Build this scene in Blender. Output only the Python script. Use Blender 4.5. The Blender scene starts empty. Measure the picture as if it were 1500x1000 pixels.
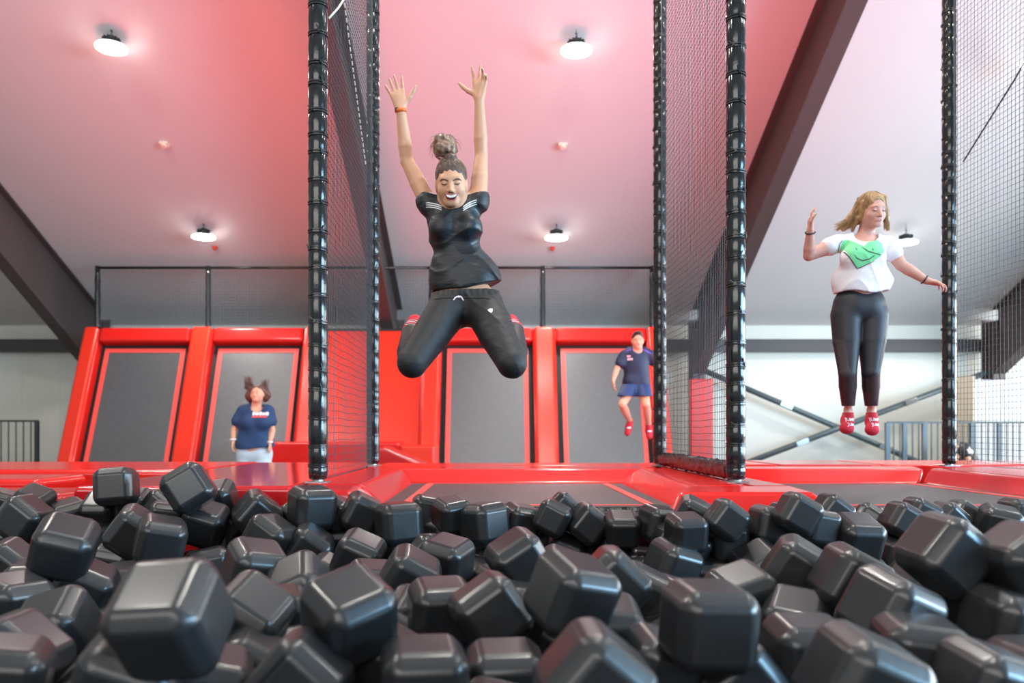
import bpy, bmesh, math, random
import numpy as np
from mathutils import Vector, Matrix, Euler
from mathutils.bvhtree import BVHTree
random.seed(7); np.random.seed(7)
PI = math.pi
S = bpy.context.scene
COL = S.collection

# ---------------------------------------------------------------- camera
F_PX, CX, HY, CZ = 1167.0, 726.0, 632.0, 0.274      # focal length and the horizon read off the photograph
cam_d = bpy.data.cameras.new('camera'); cam = bpy.data.objects.new('camera', cam_d); COL.objects.link(cam)
cam.location = (0, 0, CZ); cam.rotation_euler = (PI/2, 0, 0)
cam_d.sensor_width = 36; cam_d.lens = 36*F_PX/1500
cam_d.shift_x = (750-CX)/1500; cam_d.shift_y = (HY-500)/1500
cam_d.clip_start = .05; cam_d.clip_end = 200
cam_d.dof.use_dof = True; cam_d.dof.focus_distance = 4.1; cam_d.dof.aperture_fstop = 1.9
S.camera = cam

# ---------------------------------------------------------------- light
S.view_settings.view_transform = 'Standard'; S.view_settings.look = 'None'
S.view_settings.gamma = 1; S.view_settings.exposure = 0.2
try: S.view_settings.use_curve_mapping = False
except Exception: pass
w = bpy.data.worlds.new('world'); S.world = w; w.use_nodes = True
w.node_tree.nodes['Background'].inputs[0].default_value = (.86, .93, 1, 1)
w.node_tree.nodes['Background'].inputs[1].default_value = .44

def area(name, loc, aim, sx, sy, col, power, spread=PI):
    d = bpy.data.lights.new(name, 'AREA'); d.shape = 'RECTANGLE'; d.size = sx; d.size_y = sy
    d.color = col; d.energy = power; d.spread = spread
    o = bpy.data.objects.new(name, d); COL.objects.link(o); o.location = loc
    o.rotation_euler = (Vector(aim)-Vector(loc)).to_track_quat('-Z', 'Y').to_euler()
    return o
# tall windows in the right side wall and the entrance glazing behind the pit
area('window_daylight_right', (16.5, 9, 1.8), (0, 11, 3.3), 18, 3.6, (.88, .95, 1.0), 2700)
area('window_daylight_front', (12.5, -1.5, 2.4), (0, 3.5, .2), 7, 3.5, (.34, .68, 1.0), 2100)
area('window_daylight_back', (-3, -7, 4.2), (0, 6, 1.6), 12, 4.0, (1.0, .97, .93), 600)
# lamp rows over and behind the pit
for lx in (-5.4, 1.1, 7.5):
    area('lamp_row_light', (lx, 2.0, 7.6), (lx, 2.6, 0), .4, .4, (1, .96, .88), 190)
    area('lamp_row_light', (lx, 6.2, 6.6), (lx, 6.6, 0), .4, .4, (1, .96, .88), 170)
# added red area lights, standing in for bounce off the red pads onto the ceiling
area('red_bounce_fill', (-4.0, 8.3, -.7), (-3.5, 10.7, 5), 3.2, 1.6, (1, .035, .055), 112, math.radians(104))
area('red_bounce_fill', (2.5, 8.3, -.7), (2.9, 10.2, 5), 3.0, 1.6, (1, .045, .10), 100, math.radians(104))

# ---------------------------------------------------------------- materials
def mat(name, col, rough=.5, metal=0, spec=.5, coat=0, emis=None, estr=0, bump=None, var=None, sss=0, sheen=0):
    m = bpy.data.materials.new(name); m.use_nodes = True
    nt = m.node_tree; b = nt.nodes['Principled BSDF']
    b.inputs['Base Color'].default_value = (*col, 1); b.inputs['Roughness'].default_value = rough
    b.inputs['Metallic'].default_value = metal; b.inputs['Specular IOR Level'].default_value = spec
    b.inputs['Coat Weight'].default_value = coat; b.inputs['Coat Roughness'].default_value = .16
    if sheen: b.inputs['Sheen Weight'].default_value = sheen
    if sss: b.inputs['Subsurface Weight'].default_value = sss; b.inputs['Subsurface Radius'].default_value = (.02, .008, .004)
    if emis: b.inputs['Emission Color'].default_value = (*emis, 1); b.inputs['Emission Strength'].default_value = estr
    tc = nt.nodes.new('ShaderNodeTexCoord')
    def noise(scale, det=3, stretch=None):
        n = nt.nodes.new('ShaderNodeTexNoise'); n.inputs['Scale'].default_value = scale; n.inputs['Detail'].default_value = det
        mp = nt.nodes.new('ShaderNodeMapping'); nt.links.new(tc.outputs['Object'], mp.inputs[0]); nt.links.new(mp.outputs[0], n.inputs['Vector'])
        if stretch: mp.inputs['Scale'].default_value = stretch
        return n
    if bump:
        n = noise(bump[0], 4, bump[2] if len(bump) > 2 else None)
        bp = nt.nodes.new('ShaderNodeBump'); bp.inputs['Strength'].default_value = bump[1]; bp.inputs['Distance'].default_value = .01
        nt.links.new(n.outputs[0], bp.inputs['Height']); nt.links.new(bp.outputs[0], b.inputs['Normal'])
    if var:
        n = noise(var[0], 5)
        mx = nt.nodes.new('ShaderNodeMix'); mx.data_type = 'RGBA'
        mx.inputs[6].default_value = (*[c*(1-var[1]) for c in col], 1); mx.inputs[7].default_value = (*[min(1, c*(1+var[1])) for c in col], 1)
        nt.links.new(n.outputs[0], mx.inputs[0]); nt.links.new(mx.outputs[2], b.inputs['Base Color'])
    return m

M = dict(
    cube=mat('black_coated_foam', (.011, .012, .0135), .40, spec=.5, coat=.35, bump=(60, .05), var=(3, .3)),
    red=mat('red_vinyl', (.66, .014, .010), .18, spec=.55, bump=(6, .10), var=(2, .08)),
    red_dark=mat('worn_red_vinyl', (.47, .010, .012), .22, spec=.6, bump=(9, .2), var=(2, .12)),
    red_shine=mat('polished_red_platform_vinyl', (.50, .012, .016), .11, spec=.7, bump=(3, .05)),
    red_wall=mat('red_wall_vinyl', (.74, .030, .012), .26, spec=.45, bump=(2, .10)),
    tape=mat('red_tape', (.85, .075, .06), .5),
    bed=mat('black_jump_mesh', (.045, .043, .045), .42, spec=.55, bump=(220, .25), var=(30, .2)),
    bedw=mat('grey_wall_jump_mesh', (.075, .077, .08), .34, spec=.9, bump=(150, .2), var=(14, .22)),
    dark=mat('black_gap_fabric', (.008, .008, .008), .7),
    crinkle=mat('black_crinkled_vinyl', (.012, .010, .011), .16, spec=.7, bump=(28, 1.0)),
    sleeve=mat('black_vinyl_sleeve', (.009, .010, .011), .16, spec=.6, bump=(25, .12)),
    tie=mat('black_nylon_tie', (.012, .012, .013), .3),
    steel=mat('galvanised_steel', (.35, .36, .36), .35, metal=.9),
    net=mat('dark_net_cord', (.030, .032, .034), .6),
    rope=mat('pale_braided_rope', (.62, .58, .48), .7),
    rafter=mat('dark_painted_steel', (.075, .055, .052), .5, var=(1.5, .15)),
    purlin=mat('dark_grey_beam', (.045, .035, .033), .5),
    brace=mat('grey_green_brace_steel', (.09, .12, .13), .4, metal=.2),
    ceil=mat('white_ceiling_panel', (.66, .635, .62), .75, var=(.6, .03)),
    wall=mat('cream_wall_panel', (.70, .70, .63), .5, bump=(30, .08, (1, 1, .02)), var=(.5, .03)),
    part_wall=mat('grey_white_partition', (.62, .62, .62), .6),
    rail=mat('dark_green_railing', (.03, .045, .045), .4),
    railin=mat('blue_grey_railing_post', (.07, .10, .12), .4),
    floor=mat('dark_hall_floor', (.10, .10, .10), .6, var=(2, .2)),
    lamp=mat('lamp_lens', (1, 1, 1), .3, emis=(1, .99, .96), estr=22),
    lampbody=mat('lamp_housing', (.035, .05, .045), .4, metal=.4),
    lampring=mat('lamp_reflector', (.85, .85, .85), .3),
    sensor=mat('sensor_plastic', (.85, .74, .58), .5),
    sensred=mat('red_detector', (.6, .05, .03), .4),
    skin=mat('tanned_skin', (.62, .325, .20), .45, spec=.4, sss=.12, var=(18, .06)),
    skin2=mat('fair_rosy_skin', (.60, .30, .235), .5, spec=.4, sss=.12, var=(20, .10)),
    skin3=mat('warm_skin', (.66, .34, .22), .5, sss=.1),
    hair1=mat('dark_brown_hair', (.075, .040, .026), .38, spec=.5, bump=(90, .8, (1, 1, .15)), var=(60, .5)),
    hair1l=mat('lighter_brown_hair', (.22, .125, .078), .38, spec=.5, var=(60, .4)),  # lighter brown for the bun, loose strands and pale eyebrows
    hair2=mat('dark_blond_hair', (.33, .185, .075), .4, spec=.5, bump=(70, .7, (1, 1, .12)), var=(40, .45)),
    hair3=mat('reddish_brown_hair', (.10, .045, .032), .5, var=(40, .3)),
    hair4=mat('short_black_hair', (.03, .022, .018), .5),
    tee=mat('black_sports_tee_fabric', (.008, .009, .011), .5, bump=(17, .55, (.6, 1, 2))),
    teeside=mat('teal_black_mesh_fabric', (.012, .024, .032), .4),
    trouser=mat('black_jersey_fabric', (.0075, .0075, .0085), .62, bump=(13, .55, (.8, 1, 1.8))),
    white=mat('white_print', (.85, .85, .87), .6),
    pinkc=mat('pale_pink_cord', (.80, .60, .62), .6),
    sockred=mat('red_sock_knit', (.52, .010, .030), .75, bump=(200, .3)),
    orange=mat('orange_wristband', (.75, .14, .02), .4),
    blackp=mat('black_rubber', (.012, .012, .012), .4),
    teew=mat('white_cotton', (.74, .71, .74), .8, bump=(13, .5, (.8, 1, 1.8))),
    heart=mat('mint_green_print', (.16, .60, .27), .7, var=(30, .12)),
    ink=mat('dark_ink', (.05, .05, .05), .7),
    legging=mat('charcoal_legging', (.012, .012, .017), .55, bump=(40, .1)),
    legmesh=mat('grey_brown_mesh_legging', (.05, .038, .040), .65),
    navy=mat('navy_cotton', (.012, .045, .125), .8),
    navyd=mat('dark_navy_sports_fabric', (.008, .018, .055), .6),
    short=mat('royal_navy_shorts_fabric', (.010, .035, .13), .6),
    jeans=mat('pale_blue_denim', (.50, .57, .64), .8, var=(25, .1)),
    purple=mat('purple_fabric', (.14, .05, .42), .6),
    lip=mat('rose_lip', (.52, .13, .12), .4), mouthm=mat('dark_mouth', (.10, .015, .015), .5),
    teeth=mat('teeth', (.85, .80, .74), .3), lash=mat('dark_lash', (.03, .018, .014), .5),
    eyew=mat('eye_white', (.7, .7, .68), .3), tieb=mat('blue_grey_hair_tie', (.10, .11, .19), .7),
)

# ---------------------------------------------------------------- helpers
def at(px, py, y):                       # a measured pixel and its distance -> a point in the hall (metres)
    return Vector(((px-CX)*y/F_PX, y, CZ+(HY-py)*y/F_PX))
def tag(o, label=None, cat=None, group=None, kind=None):
    if label: o['label'] = label
    if cat: o['category'] = cat
    if group: o['group'] = group
    if kind: o['kind'] = kind
    return o
def empty(name, loc=(0, 0, 0), rot=(0, 0, 0)):
    o = bpy.data.objects.new(name, None); COL.objects.link(o); o.location = loc; o.rotation_euler = rot
    o.empty_display_size = .1
    return o
def link(name, me, m=None, parent=None, smooth=False):
    if m is not None: me.materials.append(m)
    if smooth: me.polygons.foreach_set('use_smooth', [True]*len(me.polygons))
    o = bpy.data.objects.new(name, me); COL.objects.link(o)
    if parent: o.parent = parent
    return o
def wnorm(me):                            # face-area weighted normals: broad faces stay flat, bevels round
    me.polygons.foreach_set('use_smooth', [True]*len(me.polygons))
    N = np.zeros((len(me.vertices), 3))
    for p in me.polygons:
        nn = np.array(p.normal)*p.area**1.5
        for v in p.vertices: N[v] += nn
    N /= np.linalg.norm(N, axis=1)[:, None]+1e-20
    me.normals_split_custom_set_from_vertices([tuple(v) for v in N])
def from_bm(name, bm, m, parent=None, smooth=False):
    me = bpy.data.meshes.new(name); bm.to_mesh(me); bm.free()
    if smooth == 'w':
        wnorm(me); return link(name, me, m, parent, False)
    return link(name, me, m, parent, smooth)
def raw(name, vs, fs, m, parent=None, smooth=False):
    me = bpy.data.meshes.new(name); me.from_pydata([tuple(v) for v in vs], [], fs); me.update()
    return link(name, me, m, parent, smooth)
def bm_box(bm, lo, hi):
    r = bmesh.ops.create_cube(bm, size=1)
    for v in r['verts']:
        v.co = Vector([(lo[i]+hi[i])/2+v.co[i]*(hi[i]-lo[i]) for i in range(3)])
    return r['verts']
def box(name, lo, hi, m, parent=None, bev=0, seg=2, smooth=False):
    bm = bmesh.new(); bm_box(bm, lo, hi)
    if bev: bmesh.ops.bevel(bm, geom=bm.edges[:], offset=bev, segments=seg, affect='EDGES', profile=.5)
    return from_bm(name, bm, m, parent, 'w' if bev else smooth)
def hull(name, pts, m, parent=None, bev=0, seg=3):
    bm = bmesh.new()
    for p in pts: bm.verts.new(p)
    bmesh.ops.convex_hull(bm, input=bm.verts[:])
    bmesh.ops.dissolve_limit(bm, angle_limit=.02, verts=bm.verts[:], edges=bm.edges[:])
    bmesh.ops.recalc_face_normals(bm, faces=bm.faces[:])
    if bev: bmesh.ops.bevel(bm, geom=bm.edges[:], offset=bev, segments=seg, affect='EDGES', profile=.5)
    return from_bm(name, bm, m, parent, 'w' if bev else False)
def bm_tube(bm, pts, r, n=8, caps=True):
    pts = [Vector(p) for p in pts]; rings = []
    rs = r if isinstance(r, (list, tuple)) else [r]*len(pts)
    up = None
    for i, p in enumerate(pts):
        t = (pts[min(i+1, len(pts)-1)]-pts[max(i-1, 0)]).normalized()
        if up is None: up = Vector((0, 0, 1)) if abs(t.z) < .9 else Vector((1, 0, 0))
        a = (up-t*up.dot(t)).normalized(); b = t.cross(a); up = a
        rings.append([bm.verts.new(p+(a*math.cos(2*PI*k/n)+b*math.sin(2*PI*k/n))*rs[i]) for k in range(n)])
    for i in range(len(rings)-1):
        for k in range(n):
            bm.faces.new((rings[i][k], rings[i][(k+1) % n], rings[i+1][(k+1) % n], rings[i+1][k]))
    if caps and n > 2:
        bm.faces.new(rings[0][::-1]); bm.faces.new(rings[-1])
def tube(name, pts, r, m, parent=None, n=8):
    bm = bmesh.new(); bm_tube(bm, pts, r, n); bmesh.ops.recalc_face_normals(bm, faces=bm.faces[:])
    return from_bm(name, bm, m, parent, n > 4)
def bm_lathe(bm, prof, n=20, cx=0, cy=0):
    rings = [[bm.verts.new((cx+r*math.cos(2*PI*k/n), cy+r*math.sin(2*PI*k/n), z)) for k in range(n)] for r, z in prof]
    for i in range(len(rings)-1):
        for k in range(n):
            bm.faces.new((rings[i][k], rings[i][(k+1) % n], rings[i+1][(k+1) % n], rings[i+1][k]))
    bm.faces.new(rings[0][::-1]); bm.faces.new(rings[-1])
def struct(o): o['kind'] = 'structure'; return o

# ---------------------------------------------------------------- the hall
YW = 18.0                                             # back wall
def cz(y): return 10.97-.461*y                        # underside of the sloping ceiling
ce = struct(empty('ceiling', (0, YW, cz(YW))))
ang = math.atan(.461); L = (YW+1.0)/math.cos(ang)
x = -15.0; k = 0
cm = None
while x < 17.4:                                       # ceiling panels run up the slope with a narrow joint between
    if cm is None:
        o = box('panel', (0.0003, 0, 0), (1.1497, .08, L), M['ceil'], ce)
        cm = o.data
    else: o = link('panel', cm, None, ce)
    o.location = (x, 0, 0); o.rotation_euler = (PI/2-ang, 0, 0)
    x += 1.15
o = box('backing', (-15, .003, 0), (17.5, .07, L), M['ceil'], ce); o.rotation_euler = (PI/2-ang, 0, 0)
ce2 = struct(box('ceiling_ridge', (-15, -9, cz(-1.0)-.0), (17.5, -1.0, cz(-1.0)+.1), M['ceil']))

wb = struct(empty('wall_back', (0, YW, -1.0)))
box('backing', (-15, .006, 0), (17.5, .12, 3.75), M['wall'], wb)
pm = None; x = -15.0
while x < 17.4:
    if pm is None: o = box('panel', (.0015, 0, 0), (.8585, .055, 3.7), M['wall'], wb); pm = o.data
    else: o = link('panel', pm, None, wb)
    o.location = (x, 0, 0); x += .86
fl = struct(box('floor', (-15, -9, -1.10), (17.5, 18.1, -1.0), M['floor']))
struct(box('wall_left', (-15.12, 5, -1.0), (-15, 18.1, 4.2), M['wall']))

def rafter(name, xc):
    bm = bmesh.new(); hw = .13; 
    def ibeam(y0, y1, d0, d1):
        t0, t1 = cz(y0)-.015, cz(y1)-.015
        def slab(xa, xb, a0, b0, a1, b1):
            vs = [bm.verts.new(p) for p in ((xa, y0, a0), (xb, y0, a0), (xb, y0, b0), (xa, y0, b0), (xa, y1, a1), (xb, y1, a1), (xb, y1, b1), (xa, y1, b1))]
            for f in ((0, 1, 2, 3), (7, 6, 5, 4), (0, 4, 5, 1), (1, 5, 6, 2), (2, 6, 7, 3), (3, 7, 4, 0)): bm.faces.new([vs[i] for i in f])
        slab(xc-hw, xc+hw, t0-.03, t0, t1-.03, t1)
        slab(xc-.012, xc+.012, t0-d0, t0-.02, t1-d1, t1-.02)
        slab(xc-hw, xc+hw, t0-d0-.035, t0-d0, t1-d1-.035, t1-d1)
    ibeam(0, 9.5, .85, .88); ibeam(9.5, 14.3, .88, 1.2); ibeam(14.3, 17.35, 1.2, 1.42)
    bmesh.ops.recalc_face_normals(bm, faces=bm.faces[:])
    t = struct(from_bm(name, bm, M['rafter']))
    bm = bmesh.new()
    bm_box(bm, (xc-hw, 17.30, -1.0), (xc+hw, 17.34, cz(17.3)-.5)); bm_box(bm, (xc-hw, 17.72, -1.0), (xc+hw, 17.76, cz(17.7)-.05)); bm_box(bm, (xc-.012, 17.3, -1.0), (xc+.012, 17.76, cz(17.7)-.1))
    from_bm('column', bm, M['rafter'], t)
    return t
for i, xc in enumerate((-8.72, -2.16, 4.42, 10.95)): rafter('trim_%d' % (i+1), xc)
struct(box('trim_5', (-14.9, 17.70, 2.06), (17.3, 17.92, 2.33), M['purlin']))   # wall beam
# cross bracing in the right bay
br = tag(empty('cross_brace', (4.7, 17.6, -1)), 'grey steel cross bracing tubes on the cream wall behind the white shirt jumper', 'brace')
def rel(p, o): return Vector(p)-o.location
A0, A1 = at(1028, 541, 17.6), at(1400, 700, 17.6); B0, B1 = at(1040, 698, 17.5), at(1446, 545, 17.5)
tube('brace_tube', [rel(A0, br), rel(A1, br)], .065, M['brace'], br, 10)
tube('brace_tube', [rel(B0, br), rel(B1, br)], .065, M['brace'], br, 10)
for a, b in ((A0, A1), (B0, B1)):
    for f in (.33, .72):
        p = a.lerp(b, f); o = box('splice_plate', (-.14, -.02, -.06), (.14, .02, .06), M['steel'], br, bev=.006, seg=1)
        o.location = rel(p, br)-Vector((0, .07, 0)); o.rotation_euler = (0, -math.atan2((b-a).z, (b-a).x), 0)
# partition room to the right
pw = struct(box('wall_right', (9.13, 15.2, -1.0), (17.4, 15.85, CZ+(HY-556)*15.2/F_PX), M['part_wall']))
struct(box('trim_6', (9.10, 15.18, -1.0), (9.135, 15.87, CZ+(HY-550)*15.2/F_PX), mat('cream_side_panel', (.62, .54, .42), .6)))  # thin sheet added to colour the partition's side face cream

def railing(name, x0, x1, y, z1, posts, bar, label, mm, pm_):
    r = tag(empty(name, ((x0+x1)/2, y, -1.0)), label, 'railing')
    ox = (x0+x1)/2; h = z1+1.0
    box('top_rail', (x0-ox, -.025, h-.04), (x1-ox, .025, h), mm, r)
    box('bottom_rail', (x0-ox, -.02, h-.98), (x1-ox, .02, h-.95), mm, r)
    for p in posts: box('post', (p-ox-.04, -.03, 0), (p-ox+.04, .03, h-.02), pm_, r)
    bm = None; xx = x0+bar
    me = None
    while xx < x1:
        if me is None: o = box('bar', (-.009, -.009, h-.96), (.009, .009, h-.03), mm, r); me = o.data
        else: o = link('bar', me, None, r)
        o.location.x = xx-ox; xx += bar
    return r
s = 14.6/F_PX
railing('railing', (1300-CX)*s, (1560-CX)*s, 14.6+.0, CZ+(HY-617)*14.6/F_PX, [(p-CX)*14.6/F_PX for p in (1300, 1325, 1354, 1424, 1464, 1515)], .115,
        'dark railing with blue-grey posts in front of the white partition at the far right', M['rail'], M['railin'])
railing('railing', at(-130, 0, 16.5).x, at(56, 0, 16.5).x, 16.5, at(0, 615, 16.5).z, [at(54, 0, 16.5).x, at(-60, 0, 16.5).x], .155,
        'dark green barred railing by the cream wall at the far left', M['rail'], M['rail'])

# ceiling lamps
lamp_meshes = {}
def lamp(px, py, y, label):
    p = at(px, py, y)
    t = tag(empty('high_bay_lamp', p), label, 'lamp', 'high bay lamps under the ceiling')
    def part(n, fn, m):
        if n not in lamp_meshes:
            bm = bmesh.new(); fn(bm); bmesh.ops.recalc_face_normals(bm, faces=bm.faces[:])
            me = bpy.data.meshes.new(n); bm.to_mesh(me); bm.free(); me.materials.append(m)
            me.polygons.foreach_set('use_smooth', [n != 'heat_sink']*len(me.polygons)); lamp_meshes[n] = me
        return link(n, lamp_meshes[n], None, t)
    part('lens', lambda b: bm_lathe(b, [(.001, -.02), (.15, -.018), (.205, -.005), (.21, .012), (.19, .02)], 28), M['lamp'])
    part('reflector', lambda b: bm_lathe(b, [(.195, .021), (.205, .03), (.12, .06), (.06, .085), (.05, .09)], 28), M['lampring'])
    def sink(b):
        bm_lathe(b, [(.10, .10), (.115, .105), (.07, .135), (.05, .17), (.02, .175)], 18)
        for k in range(12):
            a = k*PI/6; vs = bm_box(b, (-.005, -.12, .098), (.005, -.04, .145))
            for v in vs: v.co = Matrix.Rotation(a, 3, 'Z') @ v.co
    part('heat_sink', sink, M['lampbody'])
    part('hook', lambda b: (bm_tube(b, [(0, 0, .17), (0, 0, .21), (.015, 0, .235), (0, 0, .26), (-.012, 0, .235)], .008, 6)), M['lampbody'])
    o = tube('suspension', [(0, 0, .24), (0, 0, max(.26, cz(y)-p.z-.005))], .004, M['lampbody'], t, 6)
    ld = bpy.data.lights.new('lamp_light', 'SPOT'); ld.energy = 260 if y < 12 else 380; ld.spot_size = 2.6; ld.spot_blend = .5; ld.color = (1, .97, .92); ld.shadow_soft_size = .2
    lo = bpy.data.objects.new('lamp_light', ld); COL.objects.link(lo); lo.location = p-Vector((0, 0, .05)); lo.parent = None
lamp(163, 71, 11.07, 'glowing white high bay lamp at the upper left of the red lit ceiling')
lamp(844, 75, 11.07, 'glowing white high bay lamp right of the raised arms, near the top')
lamp(1521, 92, 11.07, 'high bay lamp behind the net, cut by the right border')
lamp(298, 348, 14.8, 'glowing high bay lamp above the left wall trampolines')
lamp(815, 349, 14.8, 'glowing high bay lamp above the middle wall trampolines')
lamp(1327, 356, 14.8, 'glowing high bay lamp behind the shoulder of the white shirt jumper')
def sensor(px, py, w_, mm, name, label, cat):
    py_ = (HY-py)/F_PX; y = (10.97-CZ)/(py_+.461); p = at(px, py, y)
    bm = bmesh.new(); bm_box(bm, (-w_, -w_*.8, -.045), (w_, w_*.8, 0)); bmesh.ops.bevel(bm, geom=bm.edges[:], offset=.01, segments=2, affect='EDGES')
    bm_lathe(bm, [(w_*.55, -.075), (w_*.6, -.06), (w_*.62, -.04)], 12)
    o = from_bm(name, bm, mm); o.location = p; o.rotation_euler = (-ang, 0, 0); tag(o, label, cat)
sensor(241, 210, .075, M['sensor'], 'ceiling_sensor', 'small cream sensor box on the ceiling above the left wall trampolines', 'sensor')
sensor(824, 212, .075, M['sensor'], 'ceiling_sensor', 'small cream sensor box on the ceiling right of the jumping woman in black', 'sensor')
sensor(315, 361, .045, M['sensred'], 'smoke_detector', 'tiny red detector under the left rear ceiling lamp', 'detector')
sensor(809, 362, .045, M['sensred'], 'smoke_detector', 'tiny red detector under the middle rear ceiling lamp', 'detector')

# ---------------------------------------------------------------- wall trampolines
TH = math.atan(1/2.6)
Y0W, Z0W, HW = 14.36, -.95, 3.45
def tilt(name, x): return empty(name, (x, Y0W, Z0W), (-TH, 0, 0))
def wall_tramp(x0, label):
    t = tag(tilt('wall_trampoline', x0+.855), label, 'trampoline', 'inclined wall trampolines'); W = 1.71; h0, h1 = .0, 3.13
    box('backing', (-W/2-.05, .10, h0), (W/2+.05, .14, h1+.05), M['dark'], t)
    box('jump_bed', (-W/2+.07, .045, h0), (W/2-.07, .06, h1-.07), M['bedw'], t)
    bm = bmesh.new(); e = W/2-.075; b = .085; top = h1-.075
    for lo, hi in (((-e, .035, h0), (-e+b, .046, top)), ((e-b, .035, h0), (e, .046, top)), ((-e+b, .035, top-b), (e-b, .046, top)), ((-e+b, .035, h0), (e-b, .046, h0+b))): bm_box(bm, lo, hi)
    from_bm('border_tape', bm, M['tape'], t)
    box('top_pad', (-W/2-.02, -.12, h1+.01), (W/2+.02, .14, h1+.32), M['red'], t, bev=.06, seg=4)
wall_tramp(-7.66, 'leftmost tilted wall trampoline with dark bed and red border tape')
wall_tramp(-5.46, 'tilted wall trampoline behind the woman with flying hair')
wall_tramp(-1.01, 'tilted wall trampoline behind the knees of the jumping woman in black')
wall_tramp(1.19, 'tilted wall trampoline behind the man in dark blue')
def pillar(x0, x1, label, m=None, yf=-.15):
    t = tag(tilt('pillar_pad', (x0+x1)/2), label, 'pad', 'red pillar pads between wall trampolines'); w_ = (x1-x0)/2
    box('core_pad', (-w_+.03, yf+.01, 0), (w_-.03, .14, HW+.005), m or M['red_wall'], t, bev=.05, seg=4)
    box('edge_roll', (-w_, yf+.07, 0), (-w_+.07, .14, HW-.02), M['red'], t, bev=.03, seg=3)
    box('edge_roll', (w_-.07, yf+.07, 0), (w_, .14, HW-.02), M['red'], t, bev=.03, seg=3)
pillar(-8.02, -7.69, 'red outer pad along the left end of the wall trampolines')
pillar(-5.93, -5.49, 'red pillar pad between the two left wall trampolines')
pillar(-3.73, -3.35, 'red pillar pad seen beside the left near net post')
pillar(-1.42, -1.04, 'red pillar pad left of the wall trampoline behind the woman in black')
pillar(.72, 1.16, 'shiny red pillar pad between the two middle wall trampolines')
pillar(2.92, 3.25, 'red pillar pad behind the man in dark blue')
t = tag(tilt('wall_pad', -2.38), 'flat red wall pad filling the gap between pillars behind the left net', 'pad')
for x0 in (-.97, 0.0): box('pad_panel', (x0+.004, -.02, 0), (x0+.962, .12, HW), M['red_wall'], t, bev=.03, seg=3)
# ledge rail and upper net above the pads
top_y, top_z = Y0W+math.sin(TH)*HW, Z0W+math.cos(TH)*HW
def seg_net(bm, p0, u, v, nu, nv, r, wave=0.0, n=3):
    """cords of a net spanning p0 + a*u + b*v"""
    p0, u, v = Vector(p0), Vector(u), Vector(v); nrm = u.cross(v).normalized()
    def bulge(a, b): return nrm*(wave*math.sin(PI*a)*(.6+.4*math.sin(7*b+1)))+v.normalized()*(-wave*.35*math.sin(PI*a)+wave*.12*math.sin(a*23+b*31))
    for i in range(nu+1):
        a = i/nu; m_ = 10 if wave else 1
        bm_tube(bm, [p0+u*a+v*(k/m_)+bulge(a, k/m_) for k in range(m_+1)], r, n, False)
    for j in range(nv+1):
        b = j/nv; m_ = 12 if wave else 1
        bm_tube(bm, [p0+u*(k/m_)+v*b+bulge(k/m_, b) for k in range(m_+1)], r, n, False)
def upper(x0, x1, xs, label):
    t = tag(empty('net_frame', ((x0+x1)/2, top_y+.05, top_z-.02)), label, 'frame'); ox = (x0+x1)/2
    H = .02+(HY-392)*(top_y+.05)/F_PX+CZ-top_z
    box('ledge_bar', (x0-ox, -.09, -.01), (x1-ox, .06, .035), M['dark'], t)
    tube('top_rail', [(x0-ox, 0, H), (x1-ox, 0, H)], .028, M['sleeve'], t, 10)
    for p in xs:
        o = tube('post', [(p-ox, 0, .03)]+[(p-ox, 0, z) for z in np.linspace(.1, H+.03, 9)], [.05, .055, .046, .055, .046, .055, .046, .055, .046, .05][:10], M['sleeve'], t, 10)
    bm = bmesh.new(); nu = int((x1-x0)/.06); seg_net(bm, (x0-ox, .0, .03), (x1-x0, 0, 0), (0, 0, H-.05), nu, int(H/.06), .0016)
    from_bm('net', bm, M['net'], t)
s_ = (top_y+.05)/F_PX
upper((143-CX)*s_, (632-CX)*s_, [(p-CX)*s_ for p in (143, 305, 468, 632)], 'black post and rail net frame on top of the left wall trampolines')
upper((640-CX)*s_, (957-CX)*s_, [(p-CX)*s_ for p in (795, 955)], 'black post and rail net frame on top of the middle wall trampolines')

# red blocks and column pad
tag(box('step_block', (-4.25, 13.35, -1.0), (-1.62, 14.25, .10), M['red'], bev=.04, seg=3), 'low red padded step in front of the flat red wall pad', 'block')
o = tag(box('step_block', (-1.55, 13.0, -1.0), (-1.0, 14.1, .05), M['red_wall'], bev=.04, seg=3), 'small red padded block left of the middle wall trampoline foot', 'block')
tag(box('column_pad', (4.18, 17.05, -1.0), (4.66, 17.28, 1.40), M['red_wall'], bev=.03, seg=3), 'upright red pad round the steel column behind the right net', 'pad')

# ---------------------------------------------------------------- platforms and pads round the pit
def slab(name, lo, hi, m, label, bev=.03, cat='pad', group=None):
    return tag(box(name, lo, hi, m, bev=bev, seg=4), label, cat, group)
slab('platform_pad', (-2.13, 4.0, -.42), (-1.02, 7.12, 0), M['red_shine'], 'wide glossy red platform left of the left near net post, at the pit edge')
slab('platform_pad', (-7.5, 5.75, -.30), (-2.16, 7.3, .0), M['red'], 'long far red pad at the left in front of the leftmost wall trampoline', .04)
slab('platform_pad', (-7.5, 4.75, -.30), (-2.72, 5.32, -.01), M['red'], 'middle one of the red pads stepping back at the far left', .04)
slab('platform_pad', (-7.5, 3.95, -.42), (-2.15, 4.45, -.035), M['red_dark'], 'worn red edge pad at the left bordering the pit', .05)
struct(box('trim_7', (-7.5, 3.98, -1.0), (-1.0, 7.3, -.43), M['dark']))
struct(box('trim_8', (-7.5, 4.4, -.43), (-2.16, 5.8, -.24), M['dark']))
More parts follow.
